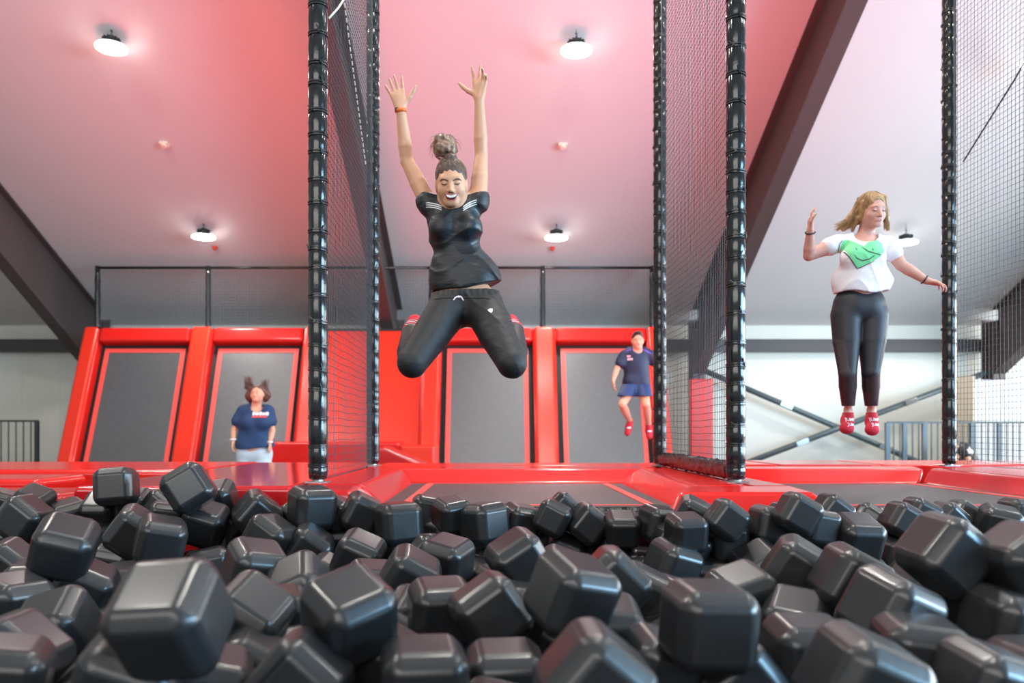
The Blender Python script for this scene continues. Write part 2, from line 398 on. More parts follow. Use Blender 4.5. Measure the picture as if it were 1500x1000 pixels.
# pads of the middle trampoline
def pad(name, pts, m, label, bev=.025, group='red pads round the pit side trampolines'):
    o = tag(hull(name, pts, m, None, bev), label, 'pad', group)
    if name == 'far_pad': o.location.z = -.005
    return o
pad('side_pad', [(-1.0, 4.16, 0), (-1.0, 6.45, 0), (-.70, 4.16, 0), (-.70, 6.02, 0), (-.585, 4.16, -.12), (-.60, 5.86, -.12), (-1.0, 4.16, -.3), (-1.0, 6.45, -.3), (-.585, 4.16, -.2), (-.6, 5.9, -.2)], M['red_dark'],
    'creased red side pad left of the middle trampoline, below the left net', .03)
pad('corner_pad', [(-1.0, 3.93, -.02), (-1.0, 4.15, 0), (-.72, 4.15, 0), (-.72, 3.93, -.02), (-.57, 4.14, -.11), (-.56, 3.93, -.14), (-1.0, 3.88, -.36), (-.56, 3.86, -.36), (-.56, 4.1, -.36), (-1.0, 4.14, -.36)], M['red_dark'],
    'red corner pad in front of the left near net post', .025)
pad('far_pad', [(-.72, 6.02, 0), (1.12, 6.02, 0), (-.98, 6.55, 0), (1.4, 6.55, 0), (-.64, 5.87, -.10), (.96, 5.87, -.10), (-.64, 5.90, -.2), (.96, 5.9, -.2), (-.98, 6.55, -.3), (1.4, 6.55, -.3)], M['red'],
    'long red pad across the far end of the middle trampoline', .028)
pad('side_pad', [(1.02, 4.05, 0), (1.08, 6.0, 0), (1.30, 4.05, .0), (1.30, 5.98, 0), (.90, 4.05, -.11), (.91, 5.88, -.11), (.90, 4.05, -.2), (.91, 5.88, -.2), (1.3, 4.05, -.3), (1.30, 6.42, -.3)], M['red'],
    'sloping red side pad right of the middle trampoline', .028)
pad('corner_pad', [(.86, 3.74, -.01), (1.50, 3.74, -.01), (.98, 4.04, 0), (1.50, 4.04, 0), (.78, 3.68, -.16), (1.60, 3.68, -.16), (.86, 4.04, -.14), (1.56, 4.04, -.14), (.80, 3.64, -.45), (1.56, 3.64, -.45), (.9, 4.04, -.45), (1.56, 4.04, -.45)], M['red'],
    'red sloping end pad in front of the right near net post', .02)
pad('platform_pad', [(1.31, 4.06, 0), (1.50, 4.06, 0), (1.31, 6.45, 0), (1.50, 6.45, 0), (1.31, 4.06, -.3), (1.52, 4.06, -.3), (1.31, 6.45, -.3), (1.52, 6.45, -.3)], M['red_dark'],
    'narrow red pad under the right net', .012)
pad('far_pad', [(1.53, 6.02, 0), (3.24, 6.02, 0), (1.53, 6.45, 0), (3.4, 6.45, 0), (1.53, 5.87, -.10), (3.12, 5.87, -.10), (1.53, 5.9, -.25), (3.12, 5.9, -.25), (1.53, 6.45, -.3), (3.4, 6.45, -.3)], M['red'],
    'long red pad across the far end of the right trampoline', .028)
pad('side_pad', [(3.22, 3.95, 0), (3.26, 6.0, 0), (4.3, 3.95, 0), (4.3, 6.45, 0), (3.10, 3.95, -.11), (3.13, 5.86, -.11), (3.10, 3.95, -.3), (3.13, 5.86, -.3), (4.3, 3.95, -.3), (4.3, 6.45, -.3)], M['red_dark'],
    'wide red side pad right of the right trampoline, under the far right net', .03)
slab('platform_pad', (-.99, 6.58, -.3), (1.5, 7.1, -.004), M['red'], 'red pad strip behind the far end of the middle trampoline', .02)
for i, (xa, xb) in enumerate(((1.56, 2.3), (2.34, 3.15), (3.19, 4.3), (4.34, 6.5))):
    slab('platform_pad', (xa, 6.5, -.3), (xb, 7.5, .006), M['red' if i % 2 == 0 else 'red_shine'],
         ['red strip pad behind the right trampoline, next to the right net', 'second red strip pad behind the right trampoline, left of the hanging socks',
          'red strip pad behind the right trampoline below the hanging socks', 'pink shining red strip pad behind the far right net'][i], .02)
struct(box('trim_9', (-1.0, 5.9, -1.0), (6.5, 7.5, -.31), M['dark']))
struct(box('trim_10', (.9, 4.1, -1.0), (1.52, 5.9, -.31), M['dark']))
struct(box('trim_11', (3.12, 4.0, -1.0), (6.5, 5.9, -.31), M['dark']))
o = tag(hull('wedge_pad', [(-1.32, 8.4, -.3), (-1.32, 8.9, -.3), (-.72, 8.4, -.3), (-.72, 8.9, -.3), (-1.32, 8.4, .10), (-1.32, 8.9, .10), (-1.18, 8.4, .12), (-1.18, 8.9, .12), (-.75, 8.4, -.07), (-.75, 8.9, -.07)], M['red_dark'], None, .04), 'red folded wedge pad behind the left far net post', 'pad')
struct(box('trim_12', (-1.4, 8.3, -1.0), (-.6, 9.0, -.3), M['dark']))

def tramp(x0, x1, lines, label):
    t = tag(empty('floor_trampoline', ((x0+x1)/2, 5.0, -.12)), label, 'trampoline', 'floor trampolines at the pit edge'); ox = (x0+x1)/2
    X = lambda v: v-ox
    box('jump_bed', (X(x0), -.93, 0), (X(x1), .92, .012), M['bed'], t)
    bm = bmesh.new(); la, lb, wl = lines
    for lo, hi in (((X(la), -.86, .012), (X(la)+wl, .87, .016)), ((X(lb)-wl, -.86, .012), (X(lb), .87, .016)), ((X(la), -.88, .012), (X(lb), -.86, .016)), ((X(la), .85, .012), (X(lb), .88, .016))): bm_box(bm, lo, hi)
    from_bm('border_tape', bm, M['tape'], t)
    bm = bmesh.new(); n = int((x1-x0)/.03)             # gathered black vinyl skirt hanging into the pit
    rows = []
    for j in range(6):
        rows.append([bm.verts.new((X(x0)+(x1-x0)*i/n, -.945-.012*math.sin(i*2.3+j)-.02*(j > 0)-.008*random.random(), .006-j*.075+.006*random.random())) for i in range(n+1)])
    for j in range(5):
        for i in range(n): bm.faces.new((rows[j][i], rows[j][i+1], rows[j+1][i+1], rows[j+1][i]))
    from_bm('skirt', bm, M['crinkle'], t, True)
    for k, sx in enumerate((x0, x1)): box('frame_beam', (X(sx)-.03, -.9, -.12), (X(sx)+.03, .9, -.02), M['steel'], t)
    for px_ in (x0, x1):
        for py_ in (-.8, .8): box('leg', (X(px_)-.03, py_-.03, -.88), (X(px_)+.03, py_+.03, -.12), M['steel'], t)
tramp(-.62, .93, (-.50, .83, .05), 'dark floor trampoline below the jumping woman in black, with red border line')
tramp(1.50, 3.14, (1.58, 3.05, .04), 'dark floor trampoline below the jumper in the white heart shirt')

# ---------------------------------------------------------------- padded posts with zip ties
tie_mesh = {}
def tie(k):
    if k not in tie_mesh:
        bm = bmesh.new(); R_ = .0525
        for dz in (-.006, .007):
            rings = []
            for a in range(20):
                c, s2 = math.cos(a*PI/10), math.sin(a*PI/10)
                rings.append([bm.verts.new(((R_+dr)*c, (R_+dr)*s2, dz+h)) for dr, h in ((-.004, -.004), (.0015, -.004), (.0015, .004), (-.004, .004))])
            for a in range(20):
                for q in range(4): bm.faces.new((rings[a][q], rings[a][(q+1) % 4], rings[(a+1) % 20][(q+1) % 4], rings[(a+1) % 20][q]))
        aa = (-1.35, -1.0, -2.0, 2.6)[k]; c, s2 = math.cos(aa), math.sin(aa)
        vs = bm_box(bm, (R_-.002, -.006, -.008), (R_+.007, .006, .009))
        tl = bm_box(bm, (R_+.001, -.0025, -.006), (R_+.0045, .0025, .034))
        rz = Matrix.Rotation(aa, 3, 'Z'); tip = Matrix.Rotation((.35, -.5, .9, .2)[k], 3, 'X')
        for v in tl: v.co = tip @ v.co
        for v in vs+tl: v.co = rz @ v.co
        bmesh.ops.recalc_face_normals(bm, faces=bm.faces[:])
        me = bpy.data.meshes.new('zip_tie'); bm.to_mesh(me); bm.free(); me.materials.append(M['tie']); tie_mesh[k] = me
    return tie_mesh[k]
def post(x, y, H, label, seed):
    rnd = random.Random(seed)
    t = tag(empty('padded_post', (x, y, 0)), label, 'post', 'black padded net posts')
    zs = []; z = .09
    while z < H-.05: zs.append(z); z += rnd.uniform(.095, .165)
    prof = [(.040, .016), (.0485, .022)]; lastz = .022
    for z_ in zs+[H]:
        L_ = z_-lastz
        prof += [(.0505, lastz+.02), (.0525, lastz+L_*.5), (.0505, z_-.018), (.0475, z_-.006), (.0475, z_+.006)]
        lastz = z_+.006
    bm = bmesh.new(); bm_lathe(bm, prof, 20); bmesh.ops.recalc_face_normals(bm, faces=bm.faces[:])
    from_bm('foam_sleeve', bm, M['sleeve'], t, True)
    bm = bmesh.new(); bm_lathe(bm, [(.03, .004), (.03, .03)], 16); bm_box(bm, (-.06, -.05, -.002), (.06, .05, .006)); from_bm('base_plate', bm, M['steel'], t)
    for z_ in zs:
        o = link('zip_tie', tie(rnd.randrange(4)), None, t); o.location = (0, 0, z_); o.rotation_euler = (rnd.uniform(-.08, .08), rnd.uniform(-.08, .08), rnd.uniform(-.5, .5))
    return t
PL, PR, PF = -.963, 1.302, 3.63
post(PL, 4.32, 3.3, 'black padded post at the near left, base on the red platform', 1)
post(-.985, 6.40, 4.4, 'black padded post at the far left net edge, behind the near left one', 2)
post(1.32, 6.40, 4.4, 'black padded post beside the man in dark blue, far edge of the right net', 3)
post(PR, 4.32, 3.3, 'black padded post at the near right, base on the sloping red end pad', 4)
post(3.62, 6.36, 4.4, 'black padded post at the right, touching the hand of the white shirt jumper', 5)
post(3.66, 3.9, 3.2, 'black padded post holding the right edge of the far right net', 6)

def net(x0, y0, x1, y1, z0, z1, label, wave, wrap=None):
    t = tag(empty('safety_net', (x0, y0, 0)), label, 'net')
    L_ = math.hypot(x1-x0, y1-y0); bm = bmesh.new()
    seg_net(bm, (0, 0, z0), (x1-x0, y1-y0, 0), (0, 0, z1-z0), int(L_/.042), int((z1-z0)/.042), .0018, wave)
    from_bm('netting', bm, M['net'], t)
    for a in (0, 1):                                   # bound edge of the net
        p = Vector(((x1-x0)*a, (y1-y0)*a, 0)); tube('edge_cord', [p+Vector((0, 0, z0)), p+Vector((0, 0, z1))], .005, M['net'], t, 6)
    if wrap:
        n = 44; bm = bmesh.new(); rings = []
        for i in range(n+1):
            a = i/n; r_ = .052+.004*math.sin(i*1.9); ring = []
            for k in range(14):
                th = 2*PI*k/14; rr = r_*(1+.07*math.sin(i*2.7+k*1.8)+.07*random.uniform(-1, 1))
                ring.append(bm.verts.new(((x1-x0)*a+math.cos(th)*rr*.75, (y1-y0)*a, .06+math.sin(th)*rr)))
            rings.append(ring)
        for i in range(n):
            for k in range(14): bm.faces.new((rings[i][k], rings[i][(k+1) % 14], rings[i+1][(k+1) % 14], rings[i+1][k]))
        bm.faces.new(rings[0]); bm.faces.new(rings[-1]); bmesh.ops.recalc_face_normals(bm, faces=bm.faces[:])
        from_bm('vinyl_wrap', bm, M['crinkle'], t, True)
    return t
net(PL, 4.38, -.985, 6.34, .02, 4.3, 'dark net between the two left posts', .03)
net(PR, 4.38, 1.32, 6.34, .10, 4.3, 'dark net between the near right post and the post behind it, with vinyl bottom roll', .02, True)
net(3.66, 3.96, 3.62, 6.29, .02, 4.3, 'dark square mesh net filling the right edge of the picture', .012)
tag(tube('rope', [(3.64, 6.2, at(0, 243, 6.3).z), (3.65, 5.6, 2.75), (3.66, 5.0, 3.2), (3.66, 3.98, 3.95)], .006, M['net'], None, 6), 'dark diagonal rope running up across the right net', 'rope')
tag(tube('rope', [(PL+.05, 4.36, at(0, 27, 4.36).z), (PL+.055, 4.6, 2.72), (PL+.06, 4.9, 2.98)], .006, M['rope'], None, 6), 'pale rope tied to the top of the left near post', 'rope')
bm = bmesh.new()
for k in range(26):
    a = k/26; p = Vector((PL+.02, 4.93+a*.86, 2.97-a*.77)); q = Vector((PL+.02, 4.93+(a+.022)*.86, 2.97-(a+.022)*.77)); bm_tube(bm, [p, q], .004, 5)
tag(from_bm('lacing_cord', bm, M['rope']), 'pale dashed lacing running down the left net', 'cord')

# ---------------------------------------------------------------- the pit and its foam cubes
struct(box('trim_13', (-7.5, -1.5, -1.0), (6.5, 3.9, -.72), M['dark']))
CS = .2                                                # cube side
def cube_mesh():
    bm = bmesh.new(); bmesh.ops.create_cube(bm, size=CS)
    bmesh.ops.bevel(bm, geom=bm.edges[:], offset=.033, segments=1, affect='EDGES')
    bmesh.ops.bevel(bm, geom=bm.edges[:], offset=.0125, segments=3, affect='EDGES', profile=.5)
    me = bpy.data.meshes.new('pit_cube'); bm.to_mesh(me); bm.free(); me.materials.append(M['cube']); wnorm(me); return me
CM = cube_mesh()
# cx, cy, side in pixels of the photograph; roll, yaw, pitch in degrees; kept on top when side is given negative
CUBES = """172 713 -56 -5 8 -5|277 715 -66 -33 14 0|152 750 50 0 0 35|200 738 46 5 5 20|232 742 44 40 0 0|242 757 46 10 20 0|196 780 68 38 18 0
104 760 58 -5 42 15|35 760 62 38 0 0|50 737 48 20 0 20|6 742 46 20 20 0|95 803 85 24 20 20|30 797 62 0 10 5|3 785 62 50 0 0|13 832 76 42 10 0
235 792 72 16 26 5|300 766 62 22 10 20|142 782 46 20 30 0|172 820 62 10 0 25|320 735 54 -10 0 25|331 765 56 48 10 0|376 754 62 40 22 -8
457 744 62 4 34 5|492 757 54 20 -20 0|440 760 50 10 -15 22|529 752 54 28 16 0|584 767 64 -3 25 0|395 790 66 30 -18 5|451 803 64 38 12 5
497 785 50 5 20 30|441 783 40 0 30 0|525 816 70 24 0 16|541 795 46 -20 0 0|592 806 56 0 20 22|374 836 88 20 36 10|322 818 62 12 0 30
442 828 56 0 35 10|436 862 88 -24 0 32|512 903 122 4 42 28|662 753 50 0 30 15|667 767 42 20 0 10|648 783 54 8 40 0|708 767 62 -5 42 0
761 766 52 14 22 5|628 748 42 10 10 0|751 786 52 30 0 0|810 757 48 26 -10 5|825 747 44 44 0 0|861 767 54 38 5 0|812 785 55 30 -16 8
701 807 56 24 20 5|731 797 42 0 30 0|654 822 74 5 -26 15|760 822 84 -30 10 15|706 829 60 -20 0 5|824 812 58 20 0 20|868 804 50 0 34 10
898 792 50 10 20 0|600 848 82 32 10 10|628 822 70 44 -10 0|666 848 56 10 30 5|702 852 66 20 30 5|646 897 94 2 14 8|718 898 102 -34 10 5
790 866 74 10 30 10|838 872 112 20 30 10|896 856 96 44 0 0|884 925 110 8 4 16|870 1000 152 40 5 0|620 1002 132 2 10 5|740 1000 120 0 5 5
440 1000 132 42 0 0|368 982 110 30 10 0|250 907 -152 -8 -6 36|190 1000 150 24 10 10|86 921 102 -16 0 30|54 862 84 0 14 5|120 862 84 30 20 0
20 888 92 10 -30 5|22 968 122 40 0 0|366 905 106 34 0 28|188 862 74 0 20 10|306 838 70 -10 20 0|0 1000 130 10 20 0|600 915 92 30 0 30
742 934 84 4 20 0|1012 758 52 26 -5 14|962 763 52 10 22 5|1063 757 53 36 0 0|1004 774 55 0 10 12|1071 778 52 5 20 0|1002 798 64 34 8 0
1064 790 56 -6 10 10|1117 786 60 18 10 22|925 789 60 3 -30 8|911 770 45 0 0 20|971 784 50 20 10 0|1128 762 42 10 10 0|1155 762 50 0 25 0
1166 745 46 30 0 0|1195 770 52 10 10 0|1063 816 60 -10 36 5|1034 810 50 20 0 5|986 826 70 20 22 5|932 826 56 10 20 5|1112 832 70 -28 0 24
1030 842 66 5 10 15|984 850 66 24 20 5|940 872 86 26 0 5|1037 916 -130 3 8 4|1086 876 94 -10 15 20|1167 836 90 30 -12 14|1200 792 66 -10 10 10
1216 752 46 36 0 0|1273 772 60 35 -20 0|1250 788 68 5 6 20|1312 771 50 15 36 0|1322 757 42 30 0 0|1346 753 42 26 0 0|1347 773 42 0 0 22
1383 764 52 42 0 0|1408 758 48 36 -10 5|1463 767 55 8 -20 14|1461 786 54 20 0 14|1457 806 56 20 20 0|1492 757 54 10 0 0|1245 812 58 15 10 5
1336 797 60 -20 10 5|1305 812 62 10 20 5|1384 812 106 38 8 0|1246 852 98 28 0 5|1496 826 110 -30 10 5|1348 868 88 30 10 5|1420 880 102 -15 0 14
1304 898 116 26 20 5|1478 918 112 10 8 5|1347 966 126 5 -8 5|1262 1004 150 25 5 5|1182 966 122 2 0 5|1166 914 96 -6 -30 24|1084 1002 122 -40 0 0
1222 925 96 30 0 0|1440 1004 130 20 10 5|1520 1000 130 0 0 0|965 985 120 20 10 5|560 975 118 30 0 10|300 1010 130 20 20 5|1500 870 90 10 10 0
545 860 76 10 20 10|480 850 70 30 0 10|820 840 72 20 0 10|770 900 90 10 10 0|990 890 86 20 20 0|410 910 96 0 20 10"""
def rot_of(roll, yaw, pitch):
    return Matrix.Rotation(math.radians(roll), 3, 'Y') @ Matrix.Rotation(math.radians(pitch), 3, 'X') @ Matrix.Rotation(math.radians(yaw), 3, 'Z')
P_, R_, FIX, SC = [], [], [], []
for line in CUBES.split('\n'):
    for c in line.split('|'):
        cx, cy, sd, ro, ya, pi_ = map(float, c.split())
        lim = 3.84 if not (985 < cx < 1235) else 3.5; y0_ = CS*F_PX/abs(sd); y = min(y0_, lim); SC.append(max(.80, min(1, abs(sd)*y/F_PX/CS))); cyc = cy+max(0, CS*SC[-1]*F_PX/y-abs(sd))*.5
        P_.append(np.array(at(cx, cyc, y))); R_.append(rot_of(ro, ya, pi_)); FIX.append(1.0 if sd < 0 else .5)
NH = len(P_)
P_ = np.array(P_); HOME = P_.copy()
rg = np.random.RandomState(3)
# the layer below, seen only through the gaps
low = []
y = .95
while y < 3.9:
    half = (.70*y)+.22; x = -half + rg.uniform(0, .1)+.05*y*0
    while x < half+.05*y:
        low.append((x+rg.uniform(-.03, .03), y+rg.uniform(-.03, .03), -.40+rg.uniform(-.03, .03))); x += .285
    y += .265
low = np.array(low)
ALL = np.vstack([P_, low]); home = ALL.copy(); n = len(ALL)
anchor = np.array([f for f in FIX]+[.15]*len(low))
ray = home-np.array([0, 0, CZ]); ray /= np.linalg.norm(ray, axis=1)[:, None]
for it in range(120):
    d = ALL[:, None]-ALL[None]; r = np.linalg.norm(d, axis=2)+np.eye(n)*9
    ov = np.clip(.188-r, 0, None)
    push = (d/r[..., None]*ov[..., None]*.3).sum(1)
    along = (push*ray).sum(1)[:, None]*ray
    push[:NH] = (push[:NH]-along[:NH])*.25+along[:NH]*.8          # measured cubes give way mostly in depth
    ALL += push
    off = home-ALL; alongo = (off*ray).sum(1)[:, None]*ray
    pull = off*.02; pull[:NH] = (off-alongo)[:NH]*.25+alongo[:NH]*.04
    ALL += pull
    t_ = ((ALL[:NH]-[0, 0, CZ])*ray[:NH]).sum(1); L0 = np.linalg.norm(home[:NH]-[0, 0, CZ], axis=1)
    ALL[:NH] += ray[:NH]*(np.clip(t_, L0*.94, L0*1.07)-t_)[:, None]
    ALL[NH:, 2] = np.minimum(ALL[NH:, 2], -.37); ALL[:NH, 2] = np.minimum(ALL[:NH, 2], home[:NH, 2]+.008)
    ALL[:, 1] = np.minimum(ALL[:, 1], np.where(ALL[:, 0] < -.55, 3.86, np.where((ALL[:, 0] > .75) & (ALL[:, 0] < 1.62), 3.54, 3.96)))
for i, p in enumerate(low): R_.append(rot_of(rg.uniform(-45, 45), rg.uniform(-45, 45), rg.uniform(-30, 30)))
ORD = ['first', 'second', 'third', 'fourth', 'fifth', 'sixth', 'seventh', 'eighth', 'ninth', 'tenth', 'eleventh', 'twelfth', 'thirteenth', 'fourteenth', 'fifteenth',
       'sixteenth', 'seventeenth', 'eighteenth', 'nineteenth', 'twentieth', 'twenty-first', 'twenty-second', 'twenty-third', 'twenty-fourth', 'twenty-fifth', 'twenty-sixth', 'twenty-seventh']
dep_ = np.sort(ALL[:NH, 1]); bands = [0]+[float(dep_[int(NH*q/8)]) for q in range(1, 8)]+[9]
BN = ['in nearest row', 'in second nearest row', 'in third row', 'in fourth row', 'in middle row', 'in third row from pit edge',
      'in second row from pit edge', 'in row along pit edge']
lab = {}
special = {0: 'upright black cube perched on the pile, leftmost against the red platform edge',
           1: 'black cube tipped on its corner, perched before the glossy red platform',
           [i for i, f in enumerate(FIX) if f == 1.0][2]: 'large black cube nearest the camera at the left, flat top tilted forward',
           [i for i, f in enumerate(FIX) if f == 1.0][3]: 'large squarely standing black cube near the camera, right of centre'}
for b in range(len(bands)-1):
    mem = sorted([i for i in range(NH) if bands[b] <= ALL[i, 1] < bands[b+1] and i not in special], key=lambda i: ALL[i, 0]/ALL[i, 1])
    for q, i in enumerate(mem):
        up = max(abs((R_[i] @ Vector(a)).z) for a in ((1, 0, 0), (0, 1, 0), (0, 0, 1)))
        how = 'lying flat' if up > .96 else ('tilted' if up > .83 else 'standing on an edge')
        side = 'left' if q < len(mem)/2 else 'right'
        lab[i] = 'black cube %s, %s from %s %s' % (how, ORD[q if side == 'left' else len(mem)-1-q], side, BN[b])
lab.update(special)
# lower cubes that no gap in the top layer shows are left out; the others get their own place in words
def cube_scale(i): return .965*(SC[i] if i < NH else 1)+(.02*math.sin(i*12.9) if i < NH else -.01)
bvv, bff, own = [], [], []
c8 = [Vector((sx, sy, sz))*CS*.47 for sx in (-1, 1) for sy in (-1, 1) for sz in (-1, 1)]
for i in range(n):
    k0 = len(bvv); Mx = R_[i]*cube_scale(i)
    bvv += [Mx @ c+Vector(ALL[i]) for c in c8]
    for f in ((0, 1, 3, 2), (4, 6, 7, 5), (0, 4, 5, 1), (2, 3, 7, 6), (0, 2, 6, 4), (1, 5, 7, 3)): bff.append([k0+q for q in f]); own.append(i)
cubetree = BVHTree.FromPolygons(bvv, bff); seen = set(range(NH))
for ex, ez in ((0, 0), (-.4, .05), (.4, .05), (0, .35)):
    for px_ in range(-60, 1561, 9):
        for py_ in range(690, 1030, 8):
            q = at(px_, py_, 1.0); dr = (q-Vector((0, 0, CZ))).normalized()
            hh = cubetree.ray_cast(Vector((ex, 0, CZ+ez)), dr, 8)
            if hh[2] is not None: seen.add(own[hh[2]])
lowi = sorted([i for i in seen if i >= NH], key=lambda i: ALL[i, 1])
rows = 7
for b in range(rows):
    mem = sorted(lowi[len(lowi)*b//rows:len(lowi)*(b+1)//rows], key=lambda i: ALL[i, 0]/ALL[i, 1])
    for q, i in enumerate(mem):
        side = 'left' if q < len(mem)/2 else 'right'
        lab[i] = 'buried black cube showing through a gap, %s from %s in %s underlying row' % (ORD[q if side == 'left' else len(mem)-1-q], side, ('nearest', 'second nearest', 'third nearest', 'middle', 'third farthest', 'second farthest', 'farthest')[b])
for i in sorted(seen):
    o = link('foam_cube', CM, None)
    o.matrix_world = Matrix.Translation(Vector(ALL[i])) @ R_[i].to_4x4() @ Matrix.Scale(cube_scale(i), 4)
    tag(o, lab[i], 'cube', 'black foam cubes on top of the pit' if i < NH else 'buried black foam cubes')
print('CUBES', len(seen), NH)

# ---------------------------------------------------------------- people: one continuous surface per body and garment
def sdf_rc(p, a, b, ra, rb, sy=1.0):
    a = np.asarray(a, np.float32); b = np.asarray(b, np.float32)
    q = p-a; ba = b-a
    if sy != 1.0: q = q*np.array([1, 1/sy, 1], np.float32); ba = ba*np.array([1, 1/sy, 1], np.float32)
    t = np.clip(q@ba/max(1e-9, ba@ba), 0, 1)
    d = np.sqrt(((q-t[..., None]*ba)**2).sum(-1))-(ra+(rb-ra)*t)
    return d*(min(1, sy) if sy != 1 else 1)
def sdf_el(p, c, r, R=None):
    q = p-np.asarray(c, np.float32)
    if R is not None: q = q@np.asarray(R, np.float32)
    r = np.asarray(r, np.float32)
    k0 = np.sqrt(((q/r)**2).sum(-1)); k1 = np.sqrt(((q/r**2)**2).sum(-1))+1e-9
    return k0*(k0-1)/k1
class Vol:
    """a distance field sampled in a box round the given shapes, meshed with surface nets"""
    def __init__(s, lo, hi, h):
        s.h = h; s.lo = np.array(lo, np.float32); s.n = np.ceil((np.array(hi)-s.lo)/h).astype(int)+1
        s.D = np.full(s.n, 1.0, np.float32)
    def region(s, lo, hi):
        i0 = np.clip(np.floor((lo-s.lo)/s.h).astype(int), 0, s.n-1); i1 = np.clip(np.ceil((hi-s.lo)/s.h).astype(int)+1, 1, s.n)
        sl = tuple(slice(a, b) for a, b in zip(i0, i1))
        ax = [s.lo[k]+s.h*np.arange(i0[k], i1[k], dtype=np.float32) for k in range(3)]
        return sl, np.stack(np.meshgrid(*ax, indexing='ij'), -1)
    def add(s, pr, k=.02, op='u', grow=0.0):
        kind = pr[0]
        if kind == 'rc':
            _, a, b, ra, rb = pr[:5]; sy = pr[5] if len(pr) > 5 else 1.0
            a = np.array(a); b = np.array(b); ra += grow; rb += grow; m = max(ra, rb)*max(1, sy)+k+3*s.h
            lo, hi = np.minimum(a, b)-m, np.maximum(a, b)+m
            f = lambda P: sdf_rc(P, a, b, ra, rb, sy)
        else:
            _, c, r = pr[:3]; R = pr[3] if len(pr) > 3 else None
            c = np.array(c); r = np.array(r)+grow; m = max(r)+k+3*s.h; lo, hi = c-m, c+m
            f = lambda P: sdf_el(P, c, r, R)
        sl, P = s.region(lo, hi)
        if P.size == 0: return
        d = f(P); D = s.D[sl]
        if op == 'u':
            h_ = np.clip(k-np.abs(D-d), 0, None)/k; s.D[sl] = np.minimum(D, d)-h_*h_*k*.25
        else:
            d = -d; h_ = np.clip(k-np.abs(D-d), 0, None)/k; s.D[sl] = np.maximum(D, d)+h_*h_*k*.25
    def full(s):
        ax = [s.lo[k]+s.h*np.arange(s.n[k], dtype=np.float32) for k in range(3)]
        return np.meshgrid(*ax, indexing='ij', sparse=True)
    def cut(s, fn):                                   # keep where fn(x, y, z) < 0
        X, Y, Z = s.full(); s.D = np.maximum(s.D, fn(X, Y, Z).astype(np.float32))
    def wave(s, fn):
        X, Y, Z = s.full(); s.D = s.D+fn(X, Y, Z).astype(np.float32)
    def mesh(s, name, m, parent):
        D = s.D; I = D < 0
        c = np.zeros(np.array(D.shape)-1, np.int8)
        offs = [(i, j, k) for i in (0, 1) for j in (0, 1) for k in (0, 1)]
        sh = lambda A, o: A[o[0]:A.shape[0]-1+o[0], o[1]:A.shape[1]-1+o[1], o[2]:A.shape[2]-1+o[2]]
        for o in offs: c += sh(I, o)
        act = (c > 0) & (c < 8); idx = np.argwhere(act); ids = np.full(c.shape, -1, np.int32); ids[act] = np.arange(len(idx))
        acc = np.zeros((len(idx), 3)); cnt = np.zeros(len(idx))
        vals = {o: D[idx[:, 0]+o[0], idx[:, 1]+o[1], idx[:, 2]+o[2]] for o in offs}
        for o in offs:
            for ax in range(3):
                if o[ax] == 0:
                    o2 = list(o); o2[ax] = 1; o2 = tuple(o2); a, b = vals[o], vals[o2]
                    x_ = (a < 0) != (b < 0); t = np.where(x_, a/(a-b+1e-12), 0)
                    p = np.tile(np.array(o, float), (len(idx), 1)); p[:, ax] = t
                    acc += p*x_[:, None]; cnt += x_
        V = (idx+acc/cnt[:, None])*s.h+s.lo
        Fs = []
        for ax in range(3):
            u, v = (ax+1) % 3, (ax+2) % 3
            A = np.moveaxis(I, ax, 0); e = A[1:] != A[:-1]
            e = np.moveaxis(e, 0, ax); q = np.argwhere(e)
            ok = (q[:, u] > 0) & (q[:, v] > 0) & (q[:, u] < c.shape[u]) & (q[:, v] < c.shape[v]); q = q[ok]
            g = lambda du, dv: ids[tuple((q-np.eye(3, dtype=int)[u]*du-np.eye(3, dtype=int)[v]*dv).T)]
            f = np.stack([g(1, 1), g(0, 1), g(0, 0), g(1, 0)], 1)
            inside = I[tuple(q.T)]; f[~inside] = f[~inside][:, ::-1]; Fs.append(f)
        Fq = np.concatenate(Fs)
        me = bpy.data.meshes.new(name); me.vertices.add(len(V)); me.vertices.foreach_set('co', V.astype(np.float32).ravel())
        me.loops.add(len(Fq)*4); me.loops.foreach_set('vertex_index', Fq.astype(np.int32).ravel())
        me.polygons.add(len(Fq)); me.polygons.foreach_set('loop_start', np.arange(len(Fq), dtype=np.int32)*4)
        me.update(calc_edges=True); me.validate()
        o = link(name, me, m, None, True)
        if parent is not None:
            o.parent = parent; o.matrix_parent_inverse = Matrix.Translation(-parent.location)
        o['_v'] = 0; del o['_v']
        return o
def bvh(o):
    me = o.data; return BVHTree.FromPolygons([v.co.copy() for v in me.vertices], [tuple(p.vertices) for p in me.polygons])
def build(name, prims, h, m, parent, k=.02, grow=0, post=None):
    pts = []
    for pr in prims:
        p = pr[0]
        if p[0] == 'rc':
            mx = max(p[3], p[4])*max(1, p[5] if len(p) > 5 else 1)
            pts += [np.array(p[1])-mx, np.array(p[1])+mx, np.array(p[2])-mx, np.array(p[2])+mx]
        else: pts += [np.array(p[1])-max(p[2]), np.array(p[1])+max(p[2])]
    pts = np.array(pts); V = Vol(pts.min(0)-.04-grow, pts.max(0)+.04+grow, h)
    for pr in prims: V.add(pr[0], pr[1] if len(pr) > 1 else k, pr[2] if len(pr) > 2 else 'u', grow if (len(pr) < 3 or pr[2] == 'u') else 0)
    if post: post(V)
    return V.mesh(name, m, parent)

